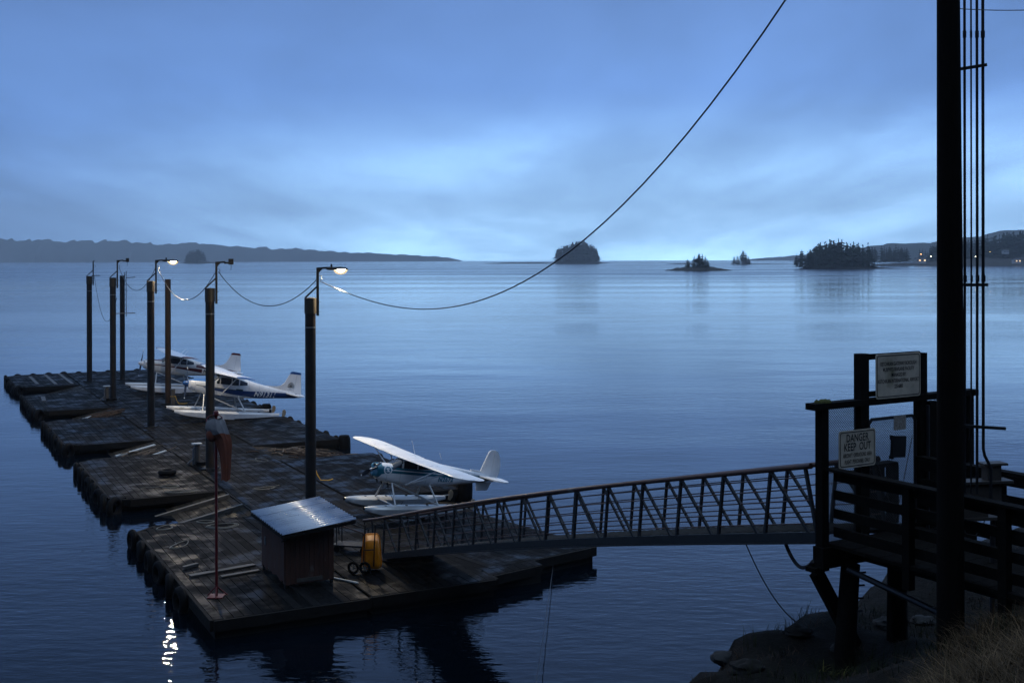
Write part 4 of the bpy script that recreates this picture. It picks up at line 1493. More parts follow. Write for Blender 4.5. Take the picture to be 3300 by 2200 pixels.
def seaplane(S):
    hub = Vector(S['hub'])
    pit = R(S['pitch'])
    yaw = TH + R(S.get('yaw', 0))
    A_ = Vector((math.cos(yaw), math.sin(yaw), 0))
    fx = (-A_ * math.cos(pit) + Vector((0, 0, 1)) * math.sin(pit)).normalized()
    fy = Vector((math.sin(yaw), -math.cos(yaw), 0))
    fz = fx.cross(fy).normalized()
    rl = R(S.get('roll', 0))
    fy, fz = fy * math.cos(rl) + fz * math.sin(rl), fz * math.cos(rl) - fy * math.sin(rl)
    scl = S.get('scale', 1.0)
    M = Matrix.Identity(4)
    for i in range(3):
        M[i][0], M[i][1], M[i][2] = fx[i] * scl, fy[i] * scl, fz[i] * scl
    hz = S['hubz']
    M.translation = hub - fz * hz * scl
    t = thing('seaplane', S['label'], 'seaplane', M=M)
    sec = np.array(S['sec'])

    def par(s):
        return [float(np.interp(s, sec[:, 0], sec[:, k])) for k in (1, 2, 3, 4)]

    def P(s, ph, off=0.0):
        zb, zt, hw, n = par(s)
        zc_, h_ = (zb + zt) / 2, (zt - zb) / 2
        sn, cs = math.sin(ph), math.cos(ph)
        e = 2.0 / n
        return (-s, (hw + off) * math.copysign(abs(sn) ** e, sn), zc_ - (h_ + off) * math.copysign(abs(cs) ** e, cs))

    def side(s, z, off=0.006):
        zb, zt, hw, n = par(s)
        zc_, h_ = (zb + zt) / 2, (zt - zb) / 2
        q = min(abs((z - zc_) / h_), 0.999)
        return (-s, hw * (1 - q ** n) ** (1 / n) + off, z)
    # fuselage
    ss = sorted(set(list(np.arange(sec[0, 0], sec[-1, 0], 0.12)) + list(sec[:, 0])))
    F = MB()
    F.grid([[P(s, 2 * math.pi * k / 32) for k in range(32)] for s in ss], True)
    F.f.append(tuple(range(31, -1, -1)))
    F.f.append(tuple((len(ss) - 1) * 32 + k for k in range(32)))
    fu = F.build('fuselage', S['livery'], t, True)
    # windshield
    a0, a1 = S['shield']
    rows = []
    for i in range(7):
        s = a0 + (a1 - a0) * i / 6
        w_ = S['shield_w'][0] + (S['shield_w'][1] - S['shield_w'][0]) * i / 6
        rows.append([P(s, math.pi + w_ * (k / 12 - 0.5) * 2, 0.006) for k in range(13)])
    MB().grid(rows).build('windshield', MATS['glass'], t, True)
    # side windows, both sides
    for sg in (1, -1):
        for (s0, s1, zl0, zl1, zu0, zu1) in S['windows']:
            rows = []
            for i in range(6):
                f_ = i / 5
                s = s0 + (s1 - s0) * f_
                lo, hi = zl0 + (zl1 - zl0) * f_, zu0 + (zu1 - zu0) * f_
                row = []
                for k in range(6):
                    q = side(s, lo + (hi - lo) * k / 5)
                    row.append((q[0], q[1] * sg, q[2]))
                rows.append(row if sg > 0 else row[::-1])
            MB().grid(rows).build('window', MATS['glass'], t, True)
    # spinner and propeller
    r_s = S['spin_r']
    sx0 = sec[0, 0]
    MB().lathe([(0.001, 0.02), (r_s * 0.5, -0.03), (r_s * 0.85, -sx0 * 0.5), (r_s, -sx0 - 0.02)], 16, (0, 0, hz), 'x').build('spinner', S['spin_mat'], t, True)
    for sg in (1, -1):
        bl_ = MB()
        rows = []
        pa = R(S['prop'])
        dr = Vector((0, math.sin(pa), math.cos(pa))) * sg
        tg = Vector((0, math.cos(pa), -math.sin(pa))) * sg
        for (q, w_, tw) in ((0.06, 0.05, 55), (0.3, 0.09, 40), (0.6, 0.10, 25), (0.9, 0.07, 16), (S['prop_r'], 0.02, 14)):
            cc = Vector((-sx0 * 0.6, 0, hz)) + dr * q
            wv = (tg * math.cos(R(tw)) + Vector((1, 0, 0)) * math.sin(R(tw))) * w_
            nv = wv.cross(dr).normalized() * 0.012
            rows.append([cc - wv, cc + nv, cc + wv, cc - nv])
        bl_.grid(rows, True)
        blade = bl_.build('propeller_blade', MATS['prop_dark'], t, True)
        cc = Vector((-sx0 * 0.6, 0, hz)) + dr * (S['prop_r'] - 0.05)
        MB().lathe([(0.001, -0.04), (0.035, -0.03), (0.04, 0.0), (0.03, 0.03), (0.001, 0.04)], 8, tuple(cc), 'x').build('blade_tip', MATS['plane_white'], blade, True)
    # wings
    zw, cr, ct_, hs, le, br = S['wing']

    def foil(c_, n=9):
        up, lo = [], []
        for i in range(n):
            x = (1 - math.cos(math.pi * i / (n - 1))) / 2
            th_ = 0.6 * (0.2969 * math.sqrt(x) - 0.126 * x - 0.3516 * x * x + 0.2843 * x ** 3 - 0.1036 * x ** 4)
            cam_ = 0.08 * x * (1 - x)
            up.append((x, cam_ + th_))
            lo.append((x, cam_ - th_ * 0.75))
        return up, lo

    def wing_rows(stations, c0, c1, sg):
        rows = []
        for (y, ch, l0, thk, dz) in stations:
            up, lo = foil(1)
            U = [(x, z_) for x, z_ in up if c0 - 1e-6 <= x <= c1 + 1e-6]
            Lw = [(x, z_) for x, z_ in lo if c0 - 1e-6 <= x <= c1 + 1e-6]
            ui = lambda x, arr: float(np.interp(x, [q[0] for q in arr], [q[1] for q in arr]))
            xs_ = np.linspace(c0, c1, 9) if c0 > 0.1 else np.array([0, .012, .04, .09, .18, .3, .45, .6, c1])
            pts_ = [(x, ui(x, up)) for x in xs_] + [(x, ui(x, lo)) for x in xs_[::-1]]
            rows.append([(-(l0 + x * ch), y * sg, zw + dz + z_ * ch * thk) for x, z_ in pts_])
        return rows if sg > 0 else [r_[::-1] for r_ in rows]
    st_ = []
    for i in range(15):
        f_ = i / 14
        y = 0.0 + hs * f_
        if S['round_tip']:
            k = max(0, (f_ - 0.86) / 0.14)
            ch = cr * math.sqrt(max(1 - k * k, 0.02)) if k > 0 else cr
            l0 = le + (cr - ch) * 0.42
            thk = 1.0 * (1 - 0.5 * k)
        else:
            k = max(0, (f_ - br) / (1 - br))
            ch = cr + (ct_ - cr) * k
            l0 = le + (cr - ch) * 0.35
            thk = 1 - 0.2 * k
            if f_ > 0.985:
                thk *= 0.45
        st_.append((y, ch, l0, thk, y * S['dihedral']))
    if S['round_tip']:
        extra = []
        for f_ in (0.95, 0.97, 0.985, 0.995):
            k = (f_ - 0.86) / 0.14
            ch = cr * math.sqrt(max(1 - k * k, 0.02))
            extra.append((hs * f_, ch, le + (cr - ch) * 0.42, 1 - 0.5 * k, hs * f_ * S['dihedral']))
        st_ = sorted(st_[:-1] + extra)
    for sg in (1, -1):
        W_ = MB()
        rw = wing_rows(st_, 0.0, 0.775, sg)
        W_.grid(rw, True)
        nrow = len(rw[0])
        W_.f.append(tuple((len(rw) - 1) * nrow + k for k in range(nrow)))
        wg = W_.build('wing', MATS['wing_skin'], t, True)
        cut = 7
        for (nm, a_, b2) in (('flap', 1, cut), ('aileron', cut, len(st_) - (0 if S['round_tip'] else 0))):
            sub = [list(x) for x in st_[a_:b2 + 1]]
            if len(sub) < 2:
                continue
            sub[0][0] += 0.012
            if nm == 'flap':
                sub[-1][0] -= 0.012
            rw = wing_rows(sub, 0.785, 1.0, sg)
            W2 = MB().grid(rw, True)
            W2.f.append(tuple(range(len(rw[0])))[::-1])
            W2.f.append(tuple((len(rw) - 1) * len(rw[0]) + k for k in range(len(rw[0]))))
            W2.build(nm, MATS['wing_skin'], wg, True)
        if S.get('tip_mat'):
            y0 = hs * 0.86
            tipst = []
            for (yy, kk) in ((0.885, 0), (0.93, 0), (0.999, 0), (1.012, 1), (1.02, 2)):
                k = max(0, (yy - br) / (1 - br))
                ch = cr + (ct_ - cr) * k
                sc = (1.03, 0.8, 0.3)[kk]
                tipst.append((hs * yy, ch * (1.015 if kk == 0 else sc), le + (cr - ch) * 0.35 - 0.012 + (0 if kk == 0 else ch * (1 - sc) * 0.5), (1 - 0.2 * k) * (1.12 if kk == 0 else 0.6 - 0.25 * kk), hs * yy * S['dihedral']))
            rw = wing_rows(tipst, 0.0, 1.0, sg)
            W3 = MB().grid(rw, True)
            W3.f.append(tuple((len(rw) - 1) * len(rw[0]) + k for k in range(len(rw[0]))))
            W3.build('wing_tip', S['tip_mat'], wg, True)
    # struts
    ax, ay, az = S['strut']
    for sg in (1, -1):
        for (q, dsx) in S['strut_tops']:
            yy = hs * q
            MB().tube([(-(ax), ay * sg, az), (-(le + dsx), yy * sg, zw + yy * S['dihedral'] - 0.06)], [0.035, 0.03], 8).build('wing_strut', S.get('strut_mat', MATS['plane_white']), t, True)
    # tail
    fin = MB().prism([(-s, z) for s, z in S['fin']], -0.035, 0.035, 'y').build('fin', S['fin_mat'], t)
    rud = MB().prism([(-s, z) for s, z in S['rudder']], -0.03, 0.03, 'y').build('rudder', S['fin_mat'], t)
    if S.get('fin_cap'):
        MB().prism([(-s, z) for s, z in S['fin_cap']], -0.042, 0.042, 'y').build('fin_cap', S['tip_mat'], fin)
    for i in range(S.get('ribs', 0)):
        z0 = S['fin_z0'] + (S['fin_z1'] - S['fin_z0']) * (i + 0.5) / S['ribs']
        MB().beam((-S['rib_s'][0], 0, z0), (-(S['rib_s'][1] - 0.25 * abs((i + .5) / S['ribs'] - 0.4) ** 2 * 2), 0, z0 - 0.02), 0.076, 0.02).build('rib', S['fin_mat'], rud)
    for sg in (1, -1):
        MB().prism([(-s, y * sg) for s, y in S['stab']][::sg], S['stab_z'] - 0.03, S['stab_z'] + 0.03, 'z').build('stabilizer', MATS['plane_white'], t)
        MB().prism([(-s, y * sg) for s, y in S['elev']][::sg], S['stab_z'] - 0.022, S['stab_z'] + 0.022, 'z').build('elevator', MATS['plane_white'], t)
    if S.get('ventral'):
        MB().prism([(-s, z) for s, z in S['ventral']], -0.02, 0.02, 'y').build('ventral_fin', MATS['plane_white'], t)
    # floats
    inc = R(S['incid'])
    fc = Vector((-2.6, 0, S['fdeck']))
    RY = Matrix.Rotation(inc, 3, 'Y')

    def FL(s, y, z):                     # float frame -> plane frame (z measured from float deck)
        v_ = Vector((-s - fc.x, y, z))
        return tuple(fc + RY @ v_)
    f0, f1 = S['flt']
    L_ = f1 - f0
    ftop = {}
    for sg in (1, -1):
        yc = S['track'] * sg
        prof_ = []
        for (q, hw, keel, chine, top) in ((0.0, 0.02, -0.10, -0.07, 0.02), (0.015, 0.10, -0.17, -0.10, 0.03), (0.06, 0.19, -0.26, -0.16, 0.04), (0.14, 0.28, -0.37, -0.23, 0.045), (0.26, 0.34, -0.46, -0.29, 0.04),
                                      (0.4, 0.36, -0.50, -0.33, 0.03), (0.555, 0.36, -0.52, -0.36, 0.02), (0.56, 0.34, -0.42, -0.31, 0.02), (0.75, 0.28, -0.33, -0.25, 0.01), (0.9, 0.19, -0.24, -0.19, 0.0), (1.0, 0.08, -0.16, -0.14, -0.01)):
            s = f0 + L_ * q
            fs = S['fscale']
            hw, keel, chine, top = hw * fs, keel * fs, chine * fs, top * fs
            prof_.append([FL(s, yc, keel), FL(s, yc + hw * 0.55, keel * 0.62 + chine * 0.38), FL(s, yc + hw, chine), FL(s, yc + hw * 0.98, top - 0.10), FL(s, yc + hw * 0.72, top - 0.02),
                          FL(s, yc, top), FL(s, yc - hw * 0.72, top - 0.02), FL(s, yc - hw * 0.98, top - 0.10), FL(s, yc - hw, chine), FL(s, yc - hw * 0.55, keel * 0.62 + chine * 0.38)])
        fb = MB().grid(prof_, True)
        fb.f.append(tuple(range(10)))
        fb.f.append(tuple(10 * (len(prof_) - 1) + k for k in range(10))[::-1])
        fo = fb.build('float', S['float_mat'], t, True)
        MB().lathe([(0.001, 0.06), (0.05, 0.04), (0.06, -0.03), (0.001, -0.06)], 8, FL(f0 - 0.01, yc, -0.04), 'x').build('bow_bumper', MATS['rubber'], fo)
        for k in range(4):
            s = f0 + L_ * (0.2 + 0.2 * k)
            MB().box(-0.05, 0.05, -0.04, 0.04, 0, 0.03, Matrix.Translation(FL(s, yc, 0.03))).build('hatch', MATS['dark_steel'], fo)
        # water rudder
        a_ = FL(f1 - 0.1, yc, -0.02)
        b2 = FL(f1 + 0.28, yc, 0.02)
        MB().tube([a_, b2], 0.02, 6).build('rudder_arm', MATS['strut_alu'], fo)
        rp = [FL(f1 + 0.20 + dx, yc, dz) for dx, dz in ((0.0, -0.22), (0.12, -0.26), (0.24, -0.1), (0.26, 0.12), (0.16, 0.26), (0.02, 0.2))]
        mm = MB()
        n_ = len(rp)
        mm.add([(x, y - 0.015, z) for x, y, z in rp] + [(x, y + 0.015, z) for x, y, z in rp], [tuple(range(n_))[::-1], tuple(range(n_, 2 * n_))] + [(i, (i + 1) % n_, n_ + (i + 1) % n_, n_ + i) for i in range(n_)])
        mm.build('water_rudder', MATS['rudder_tan'], fo)
    # float struts
    sA, sB = S['legs']
    yb = S['leg_y']
    for sg in (1, -1):
        yc = S['track'] * sg
        pf, pr = (-sA, yb * sg, 0.08), (-sB, yb * sg, 0.14)
        df, dr_ = FL(sA + S['leg_f'], yc, 0.02), FL(sB + S['leg_r'], yc, 0.02)
        MB().tube([pf, df], 0.042, 8).build('float_strut', MATS['strut_alu'], t, True)
        MB().tube([pr, dr_], 0.042, 8).build('float_strut', MATS['strut_alu'], t, True)
        MB().tube([pf, dr_], 0.036, 8).build('diagonal_strut', MATS['strut_alu'], t, True)
        MB().tube([df, (-sA, -yb * sg * 0.9, 0.06)], 0.012, 5).build('brace_wire', MATS['dark_steel'], t)
    for s in (sA + S['leg_f'], sB + S['leg_r']):
        MB().tube([FL(s, -S['track'], 0.0), FL(s, S['track'], 0.0)], 0.045, 8).build('spreader_bar', MATS['strut_alu'], t, True)
    # antennas
    for (s, y, h_, sl) in S['ant']:
        MB().tube([(-s, y, zw + 0.08), (-s - sl, y, zw + 0.08 + h_)], 0.012, 5).build('antenna', MATS['plane_white'], t)
    # exhaust, intake
    for (s, y, z, dz) in S.get('pipes', []):
        MB().tube([(-s, y, z), (-s - 0.06, y, z - dz)], 0.035, 8).build('exhaust_pipe', MATS['black_paint'], t)
    # lettering
    for (body, s, z, size, sx, mt, sk) in S['text']:
        vv, ff = text_geo(body, size, sx, 1.08, 0.03 * size)
        q = MB()
        q.add([side(s + x, z + y, 0.035) for x, y in [(x + sk * y, y - S.get('tslope', 0) * x) for x, y in vv]], ff)
        q.build('registration_lettering', mt, t)
    return t, side, P


W80 = (0.85, 0.85, 0.85)
NAVY = (0.012, 0.045, 0.16)
BLUE = (0.03, 0.13, 0.36)
GRN = (0.008, 0.05, 0.055)
MAR = (0.075, 0.008, 0.012)
TEAL = (0.010, 0.14, 0.20)
CREAM = (0.72, 0.70, 0.66)

CESS = dict(hubz=0.60, pitch=9.4, incid=4.4, shield=(1.62, 2.12), shield_w=(1.15, 1.0),
            sec=[(0.34, 0.36, 0.84, 0.24, 2.0), (0.42, 0.26, 0.90, 0.40, 2.4), (0.8, 0.13, 0.96, 0.51, 2.8), (1.35, 0.05, 1.01, 0.55, 3.0), (1.6, 0.02, 1.04, 0.56, 3.0), (2.12, 0.0, 1.40, 0.57, 3.4), (3.0, 0.0, 1.42, 0.57, 3.4),
                 (3.7, 0.03, 1.36, 0.54, 3.0), (4.3, 0.08, 1.2, 0.46, 2.6), (5.2, 0.17, 1.04, 0.33, 2.3), (6.3, 0.29, 0.88, 0.2, 2.1), (7.3, 0.40, 0.78, 0.08, 2.0), (7.6, 0.46, 0.72, 0.03, 2.0)],
            windows=[(2.0, 2.18, 0.84, 0.84, 0.98, 1.24), (2.24, 2.92, 0.84, 0.84, 1.26, 1.27), (2.99, 3.42, 0.84, 0.86, 1.27, 1.24), (3.49, 4.0, 0.87, 0.93, 1.22, 1.10)],
            spin_r=0.2, prop=-14, prop_r=1.0, wing=(1.46, 1.63, 1.12, 5.45, 1.95, 0.5), round_tip=False, dihedral=0.03,
            strut=(2.35, 0.52, 0.12), strut_tops=[(0.5, 0.75)], fin_mat=MATS['plane_white'],
            fin=[(5.2, 1.02), (6.05, 1.06), (6.35, 1.16), (6.55, 1.35), (6.86, 2.02), (7.3, 2.05), (7.2, 0.6), (6.0, 0.8)],
            rudder=[(7.32, 2.05), (7.56, 2.04), (7.82, 0.5), (7.45, 0.42), (7.22, 0.6)],
            fin_cap=[(6.83, 1.98), (6.88, 2.1), (7.0, 2.14), (7.5, 2.13), (7.58, 2.06), (7.57, 1.99)],
            stab=[(6.75, 0.0), (6.75, 0.12), (7.0, 1.68), (7.12, 1.76), (7.3, 1.76), (7.38, 0.0)], elev=[(7.4, 0.12), (7.32, 1.76), (7.5, 1.72), (7.85, 0.35), (7.8, 0.12)], stab_z=0.68,
            fdeck=-0.84, flt=(-0.55, 6.15), track=1.2, fscale=1.2, legs=(1.35, 3.5), leg_f=-0.1, leg_r=0.45, leg_y=0.42,
            ant=[(2.9, 0.1, 0.5, 0.45), (3.3, -0.25, 0.35, 0.3)])

c2 = dict(CESS)
c2.update(scale=0.98, hub=at(588, 1228, 72.2), label='blue and white seaplane numbered N91311 parked in the middle of the dock', tip_mat=MATS['wing_blue'], spin_mat=MATS['wing_blue'], float_mat=MATS['float_white'],
          livery=livery('blue_livery', W80, [(0.3, 1.5, 0.83, 1.62, 1.5, 0.90, BLUE), (0.75, 0.62, 0.58, 3.9, 0.56, 0.50, GRN), (1.2, 0.55, 0.50, 3.0, 0.52, 0.26, NAVY), (3.0, 0.52, 0.26, 7.7, 0.74, 0.02, NAVY),
                                               (0.9, 0.12, -0.1, 3.6, 0.09, -0.1, NAVY), (3.3, 0.64, 0.55, 3.75, 0.64, 0.52, GRN)]),
          text=[('N91311', 5.3, 0.44, 0.46, 0.92, MATS['plane_white'], 0.18)], tslope=-0.035)
pl2, side2, P2 = seaplane(c2)
# round tree-like emblem on the fin
em = MB()
for k in range(9):
    a = math.pi * k / 8
    em.beam((-7.0 - 0.02 * math.cos(a), 0.045, 1.13), (-7.0 - 0.2 * math.cos(a), 0.045, 1.13 + 0.27 * math.sin(a)), 0.008, 0.03, (0, 1, 0))
em.beam((-6.78, 0.045, 1.11), (-7.22, 0.045, 1.09), 0.008, 0.045, (0, 1, 0))
arc = [(-7.0 - 0.2 * math.cos(math.pi * k / 12), 0.045, 1.13 + 0.28 * math.sin(math.pi * k / 12)) for k in range(13)]
for a, b_ in zip(arc[:-1], arc[1:]):
    em.beam(a, b_, 0.008, 0.03, (0, 1, 0))
em.beam((-6.9, 0.045, 1.02), (-7.0, 0.045, 1.02), 0.008, 0.02, (0, 1, 0))
for k in range(9):
    em.beam((-6.8 - 0.05 * k, 0.045, 0.93), (-6.825 - 0.05 * k, 0.045, 0.93), 0.008, 0.02, (0, 1, 0))
em.build('fin_emblem', MATS['dark_steel'], pl2)

c1 = dict(CESS)
c1.update(pitch=8.6, hub=at(445, 1163, 87.3), label='maroon and cream seaplane farthest along the dock', tip_mat=MATS['wing_maroon'], spin_mat=MATS['plane_white'], float_mat=MATS['float_white'],
          livery=livery('maroon_livery', CREAM, [(0.3, 1.5, 0.88, 1.62, 1.5, 0.93, MAR), (0.5, 0.66, 0.61, 2.4, 0.66, 0.56, MAR), (2.4, 0.66, 0.56, 4.7, 0.66, 0.36, MAR), (0.5, 0.72, 0.70, 4.1, 0.76, 0.735, MAR),
                                                    (4.2, 0.98, 0.74, 7.6, 0.76, 0.46, MAR), (4.2, 0.92, 0.895, 5.0, 0.90, 0.875, CREAM)]),
          text=[('N', 4.95, 0.5, 0.34, 1.0, MATS['black_paint'], 0.0)], tslope=-0.03, prop=8)
pl1, s1_, P1_ = seaplane(c1)

cub = dict(hub=at(1190, 1508, 44.3), yaw=5.7, scale=0.838, roll=-2.25, hubz=0.58, pitch=9.9, incid=4.8, shield=(0.98, 1.45), shield_w=(1.3, 1.0), label='white and teal seaplane with long white wing, nearest to the camera',
           sec=[(0.12, 0.36, 0.80, 0.22, 2.2), (0.22, 0.24, 0.88, 0.38, 2.6), (0.5, 0.12, 0.90, 0.42, 2.8), (0.97, 0.03, 0.91, 0.42, 3.0), (1.45, 0.0, 1.17, 0.42, 4.0), (2.4, 0.0, 1.19, 0.42, 4.0), (3.1, 0.03, 1.14, 0.39, 3.5),
                (4.0, 0.1, 1.04, 0.33, 3.0), (5.0, 0.24, 0.93, 0.24, 2.6), (6.0, 0.38, 0.82, 0.12, 2.3), (6.55, 0.46, 0.72, 0.03, 2.0)],
           windows=[(1.14, 1.40, 0.80, 0.80, 0.90, 1.07), (1.5, 2.2, 0.80, 0.80, 1.11, 1.12), (2.27, 3.0, 0.80, 0.84, 1.12, 1.07)],
           spin_r=0.075, prop=62, prop_r=0.98, spin_mat=MATS['plane_white'], wing=(1.22, 1.62, 1.6, 5.6, 1.37, 0.9), round_tip=True, dihedral=0.012,
           strut=(1.75, 0.42, 0.06), strut_tops=[(0.56, 0.3), (0.56, 1.1)], fin_mat=MATS['plane_white'],
           fin=[(5.35, 0.96), (5.9, 0.92), (6.22, 1.85), (6.32, 1.94), (6.52, 1.96), (6.5, 0.55), (5.4, 0.75)],
           rudder=[(6.54, 1.96), (6.72, 1.90), (6.88, 1.65), (6.97, 1.3), (6.97, 0.95), (6.88, 0.6), (6.7, 0.42), (6.52, 0.5)],
           ribs=14, fin_z0=0.6, fin_z1=1.8, rib_s=(6.54, 6.93),
           stab=[(5.75, 0.0), (5.8, 0.1), (6.1, 1.25), (6.25, 1.45), (6.38, 1.5), (6.42, 0.0)], elev=[(6.44, 0.08), (6.40, 1.5), (6.62, 1.47), (6.78, 1.25), (6.86, 0.6), (6.8, 0.08)], stab_z=0.68,
           ventral=[(5.75, 0.36), (6.62, 0.45), (6.45, 0.02), (5.85, -0.04)],
           fdeck=-0.72, flt=(-0.5, 4.8), track=1.05, fscale=1.2, legs=(1.05, 3.0), leg_f=0.0, leg_r=0.25, leg_y=0.36, float_mat=MATS['float_alu'],
           ant=[(2.2, 0.1, 0.75, -0.55 + 0.2), (3.6, 0.1, 0.3, -0.15)], pipes=[(0.95, 0.12, 0.06, 0.22), (0.62, 0.1, 0.1, 0.14), (0.36, 0.12, 0.2, 0.16)],
           livery=livery('teal_livery', W80, [(0.05, 2.0, -0.1, 0.46, 2.0, 0.5, TEAL), (0.3, 0.84, 0.42, 0.62, 0.80, 0.50, TEAL), (0.62, 0.80, 0.70, 5.2, 0.78, 0.68, TEAL), (0.62, 0.65, 0.53, 5.2, 0.63, 0.52, TEAL), (5.2, 0.72, 0.52, 6.5, 0.68, 0.58, TEAL)]),
           text=[('N2672', 3.85, 0.42, 0.30, 0.95, MATS['teal_paint'], 0.0)], tslope=-0.04)
pl3, side3, P3 = seaplane(cub)


def disc_on(side_, s0, z0, r0, r1, n=30, off=0.008):
    q = MB()
    rows = []
    for r in ((r0, (r0 + r1) / 2, r1)):
        rows.append([side_(s0 + r * math.cos(2 * math.pi * k / n), z0 + r * math.sin(2 * math.pi * k / n), off) for k in range(n)])
    q.grid(rows, True)
    return q


disc_on(side3, 0.72, 0.66, 0.001, 0.215, off=0.008).build('emblem_disc', MATS['plane_white'], pl3)
disc_on(side3, 0.72, 0.66, 0.125, 0.15, off=0.012).build('emblem_ring', MATS['teal_paint'], pl3)
zz = [(-0.085, 0.085), (0.06, 0.085), (0.095, 0.045), (0.005, 0.045), (0.10, -0.055), (0.085, -0.085), (-0.06, -0.085), (-0.095, -0.045), (-0.01, -0.045), (-0.10, 0.06)]
disc_on(side3, 0.72, 0.66, 0.001, 0.126, off=0.010).build('emblem_field', MATS['teal_paint'], pl3)
q = MB()
q.add([side3(0.72 + x, 0.66 + z, 0.015) for x, z in zz], [(0, 1, 2, 3, 9), (3, 4, 8, 9), (4, 5, 6, 7, 8)])
q.build('emblem_letter', MATS['plane_white'], pl3)
# cowl openings
for (y, z) in ((0.2, 0.66), (-0.2, 0.66), (0.12, 0.83)):
    MB().lathe([(0.001, 0.03), (0.06, 0.02), (0.065, -0.05)], 12, (-0.12, y, z), 'x').build('air_intake', MATS['black_paint'], pl3, True)
# mooring lines of the near plane
for (a, b_, l) in (((8.9, 9.6, 0.52), (9.3, 9.2, 1.2), 'thin mooring line at the bow of the near float'),):
    cable('mooring_line', dk(*a), dk(*b_), 0.05, 0.012, l, 8, 'rope')

# ------------------------------------------------------------------ gangway
Pd = Vector((-4.28, 38.5, 0.66))
Pt = Vector((5.31, 20.2, 5.62))
gx = (Pt - Pd).normalized()
gl = (Pt - Pd).length
gy = Vector((-gx.y, gx.x, 0)).normalized()
gy = gy if gy.x > 0 else -gy
gz = gx.cross(gy).normalized()
Mg = Matrix.Identity(4)
for i in range(3):
    Mg[i][0], Mg[i][1], Mg[i][2] = gx[i], gy[i], gz[i]
Mg.translation = Pd
gw = thing('gangway', 'long steel gangway with rusty pipe handrails leading down to the dock', 'gangway', M=Mg)
GW = 1.6
GH = 1.22


def cz(x):
    return 0.13 * math.sin(math.pi * min(max(x / gl, 0), 1))


npan = 15
for y in (0, GW):
    nseg = 16
    MB().tube([(-1.6 + (gl + 1.7) * k / nseg, y, GH + cz(-1.6 + (gl + 1.7) * k / nseg)) for k in range(nseg + 1)], 0.052, 10).build('top_rail', MATS['rail_rust'], gw, True)
    ch = MB()
    for k in range(nseg):
        x0, x1 = gl * k / nseg, gl * (k + 1) / nseg
        ch.beam((x0, y, cz(x0) + 0.01), (x1, y, cz(x1) + 0.01), 0.07, 0.17)
    ch.build('stringer', MATS['galvanised_dull'], gw)
    fl = MB()
    for k in range(nseg):
        x0, x1 = gl * k / nseg, gl * (k + 1) / nseg
        yy = y + (-0.05 if y == 0 else 0.05)
        fl.beam((x0, yy, cz(x0) - 0.09), (x1, yy, cz(x1) - 0.09), 0.12, 0.025)
    fl.build('flange', MATS['galvanised_dull'], gw)
    for j in range(5):
        h = 0.24 + 0.2 * j
        MB().tube([(gl * k / nseg, y, h + cz(gl * k / nseg)) for k in range(nseg + 1)], 0.014, 6).build('infill_rail', MATS['rail_rust'], gw, True)
    for k in range(npan + 1):
        x = gl * k / npan
        xt = min(x + 0.42, gl - 0.02)
        if k == npan:
            xt = x - 0.05
        MB().beam((x - 0.02, y, cz(x) + 0.05), (xt, y, GH - 0.03 + cz(x)), 0.055, 0.055, (0, 1, 0)).build('post', MATS['galvanised_dull'], gw)
        if k < npan:
            xb = gl * (k + 1) / npan - 0.2
            MB().beam((xt + 0.02, y, GH - 0.05 + cz(x)), (xb, y, cz(xb) + 0.05), 0.05, 0.05, (0, 1, 0)).build('diagonal', MATS['galvanised_dull'], gw)
    for (xx, zz_) in ((-1.55, -0.55), (-0.8, -0.4)):
        MB().tube([(xx, y, zz_ + 0.1), (xx, y, GH)], 0.028, 6).build('end_post', MATS['dark_steel'], gw)
for k in range(6):
    yb_ = 0.06 + k * (GW - 0.12) / 6
    dm = MB()
    for j in range(16):
        x0, x1 = gl * j / 16, gl * (j + 1) / 16
        dm.beam((x0, yb_ + 0.12, cz(x0) + 0.06), (x1, yb_ + 0.12, cz(x1) + 0.06), 0.225, 0.04)
    dm.build('deck_board', MATS['old_timber'], gw)
CLEAT = MB().box(-0.02, 0.02, 0.1, GW - 0.1, 0.0, 0.03).mesh('cleat', MATS['weathered_board'])
for k in range(62):
    x = 0.2 + (gl - 0.4) * k / 61
    inst('cleat', CLEAT, gw, (x, 0, cz(x) + 0.081))
MB().prism([(-1.5, -0.42), (0.1, 0.04), (0.1, -0.0), (-1.5, -0.46)], 0.1, GW - 0.1, 'y').build('transition_plate', MATS['galvanised_dull'], gw)
MB().box(0.3, 0.5, 0.0, GW, -0.32, -0.16).build('foot_beam', MATS['dark_steel'], gw)
for y in (0.15, GW - 0.15):
    MB().lathe([(0.001, -0.05), (0.12, -0.05), (0.12, 0.05), (0.001, 0.05)], 12, (0.35, y, -0.33), 'y').build('roller', MATS['rubber'], gw)

# cables below the gangway
cable('power_conduit', at(2525, 1742, 21.6), at(2618, 1812, 20.0), 0.28, 0.035, 'thick grey conduit drooping from the gangway to the platform', 14, 'conduit')
cable('shore_rope', at(2396, 1742, 22.9), at(2592, 2024, 22.9), 0.3, 0.012, 'thin dark line from the gangway down to the rocks', 22)
cable('anchor_line', Vector((1.35, 38.95, 0.2)), at(1722, 2215, 26.5), 0.1, 0.011, 'thin anchor line running from the landing float to the shore', 22)

# ------------------------------------------------------------------ gate and approach platform
PHI = R(31)
pA = Vector((math.cos(PHI), math.sin(PHI), 0))
pB = Vector((-math.sin(PHI), math.cos(PHI), 0))
PL = Vector((5.32, 20.0, 5.58))


def pl_(x, y, z):
    return PL + pA * x + pB * y + Vector((0, 0, z))


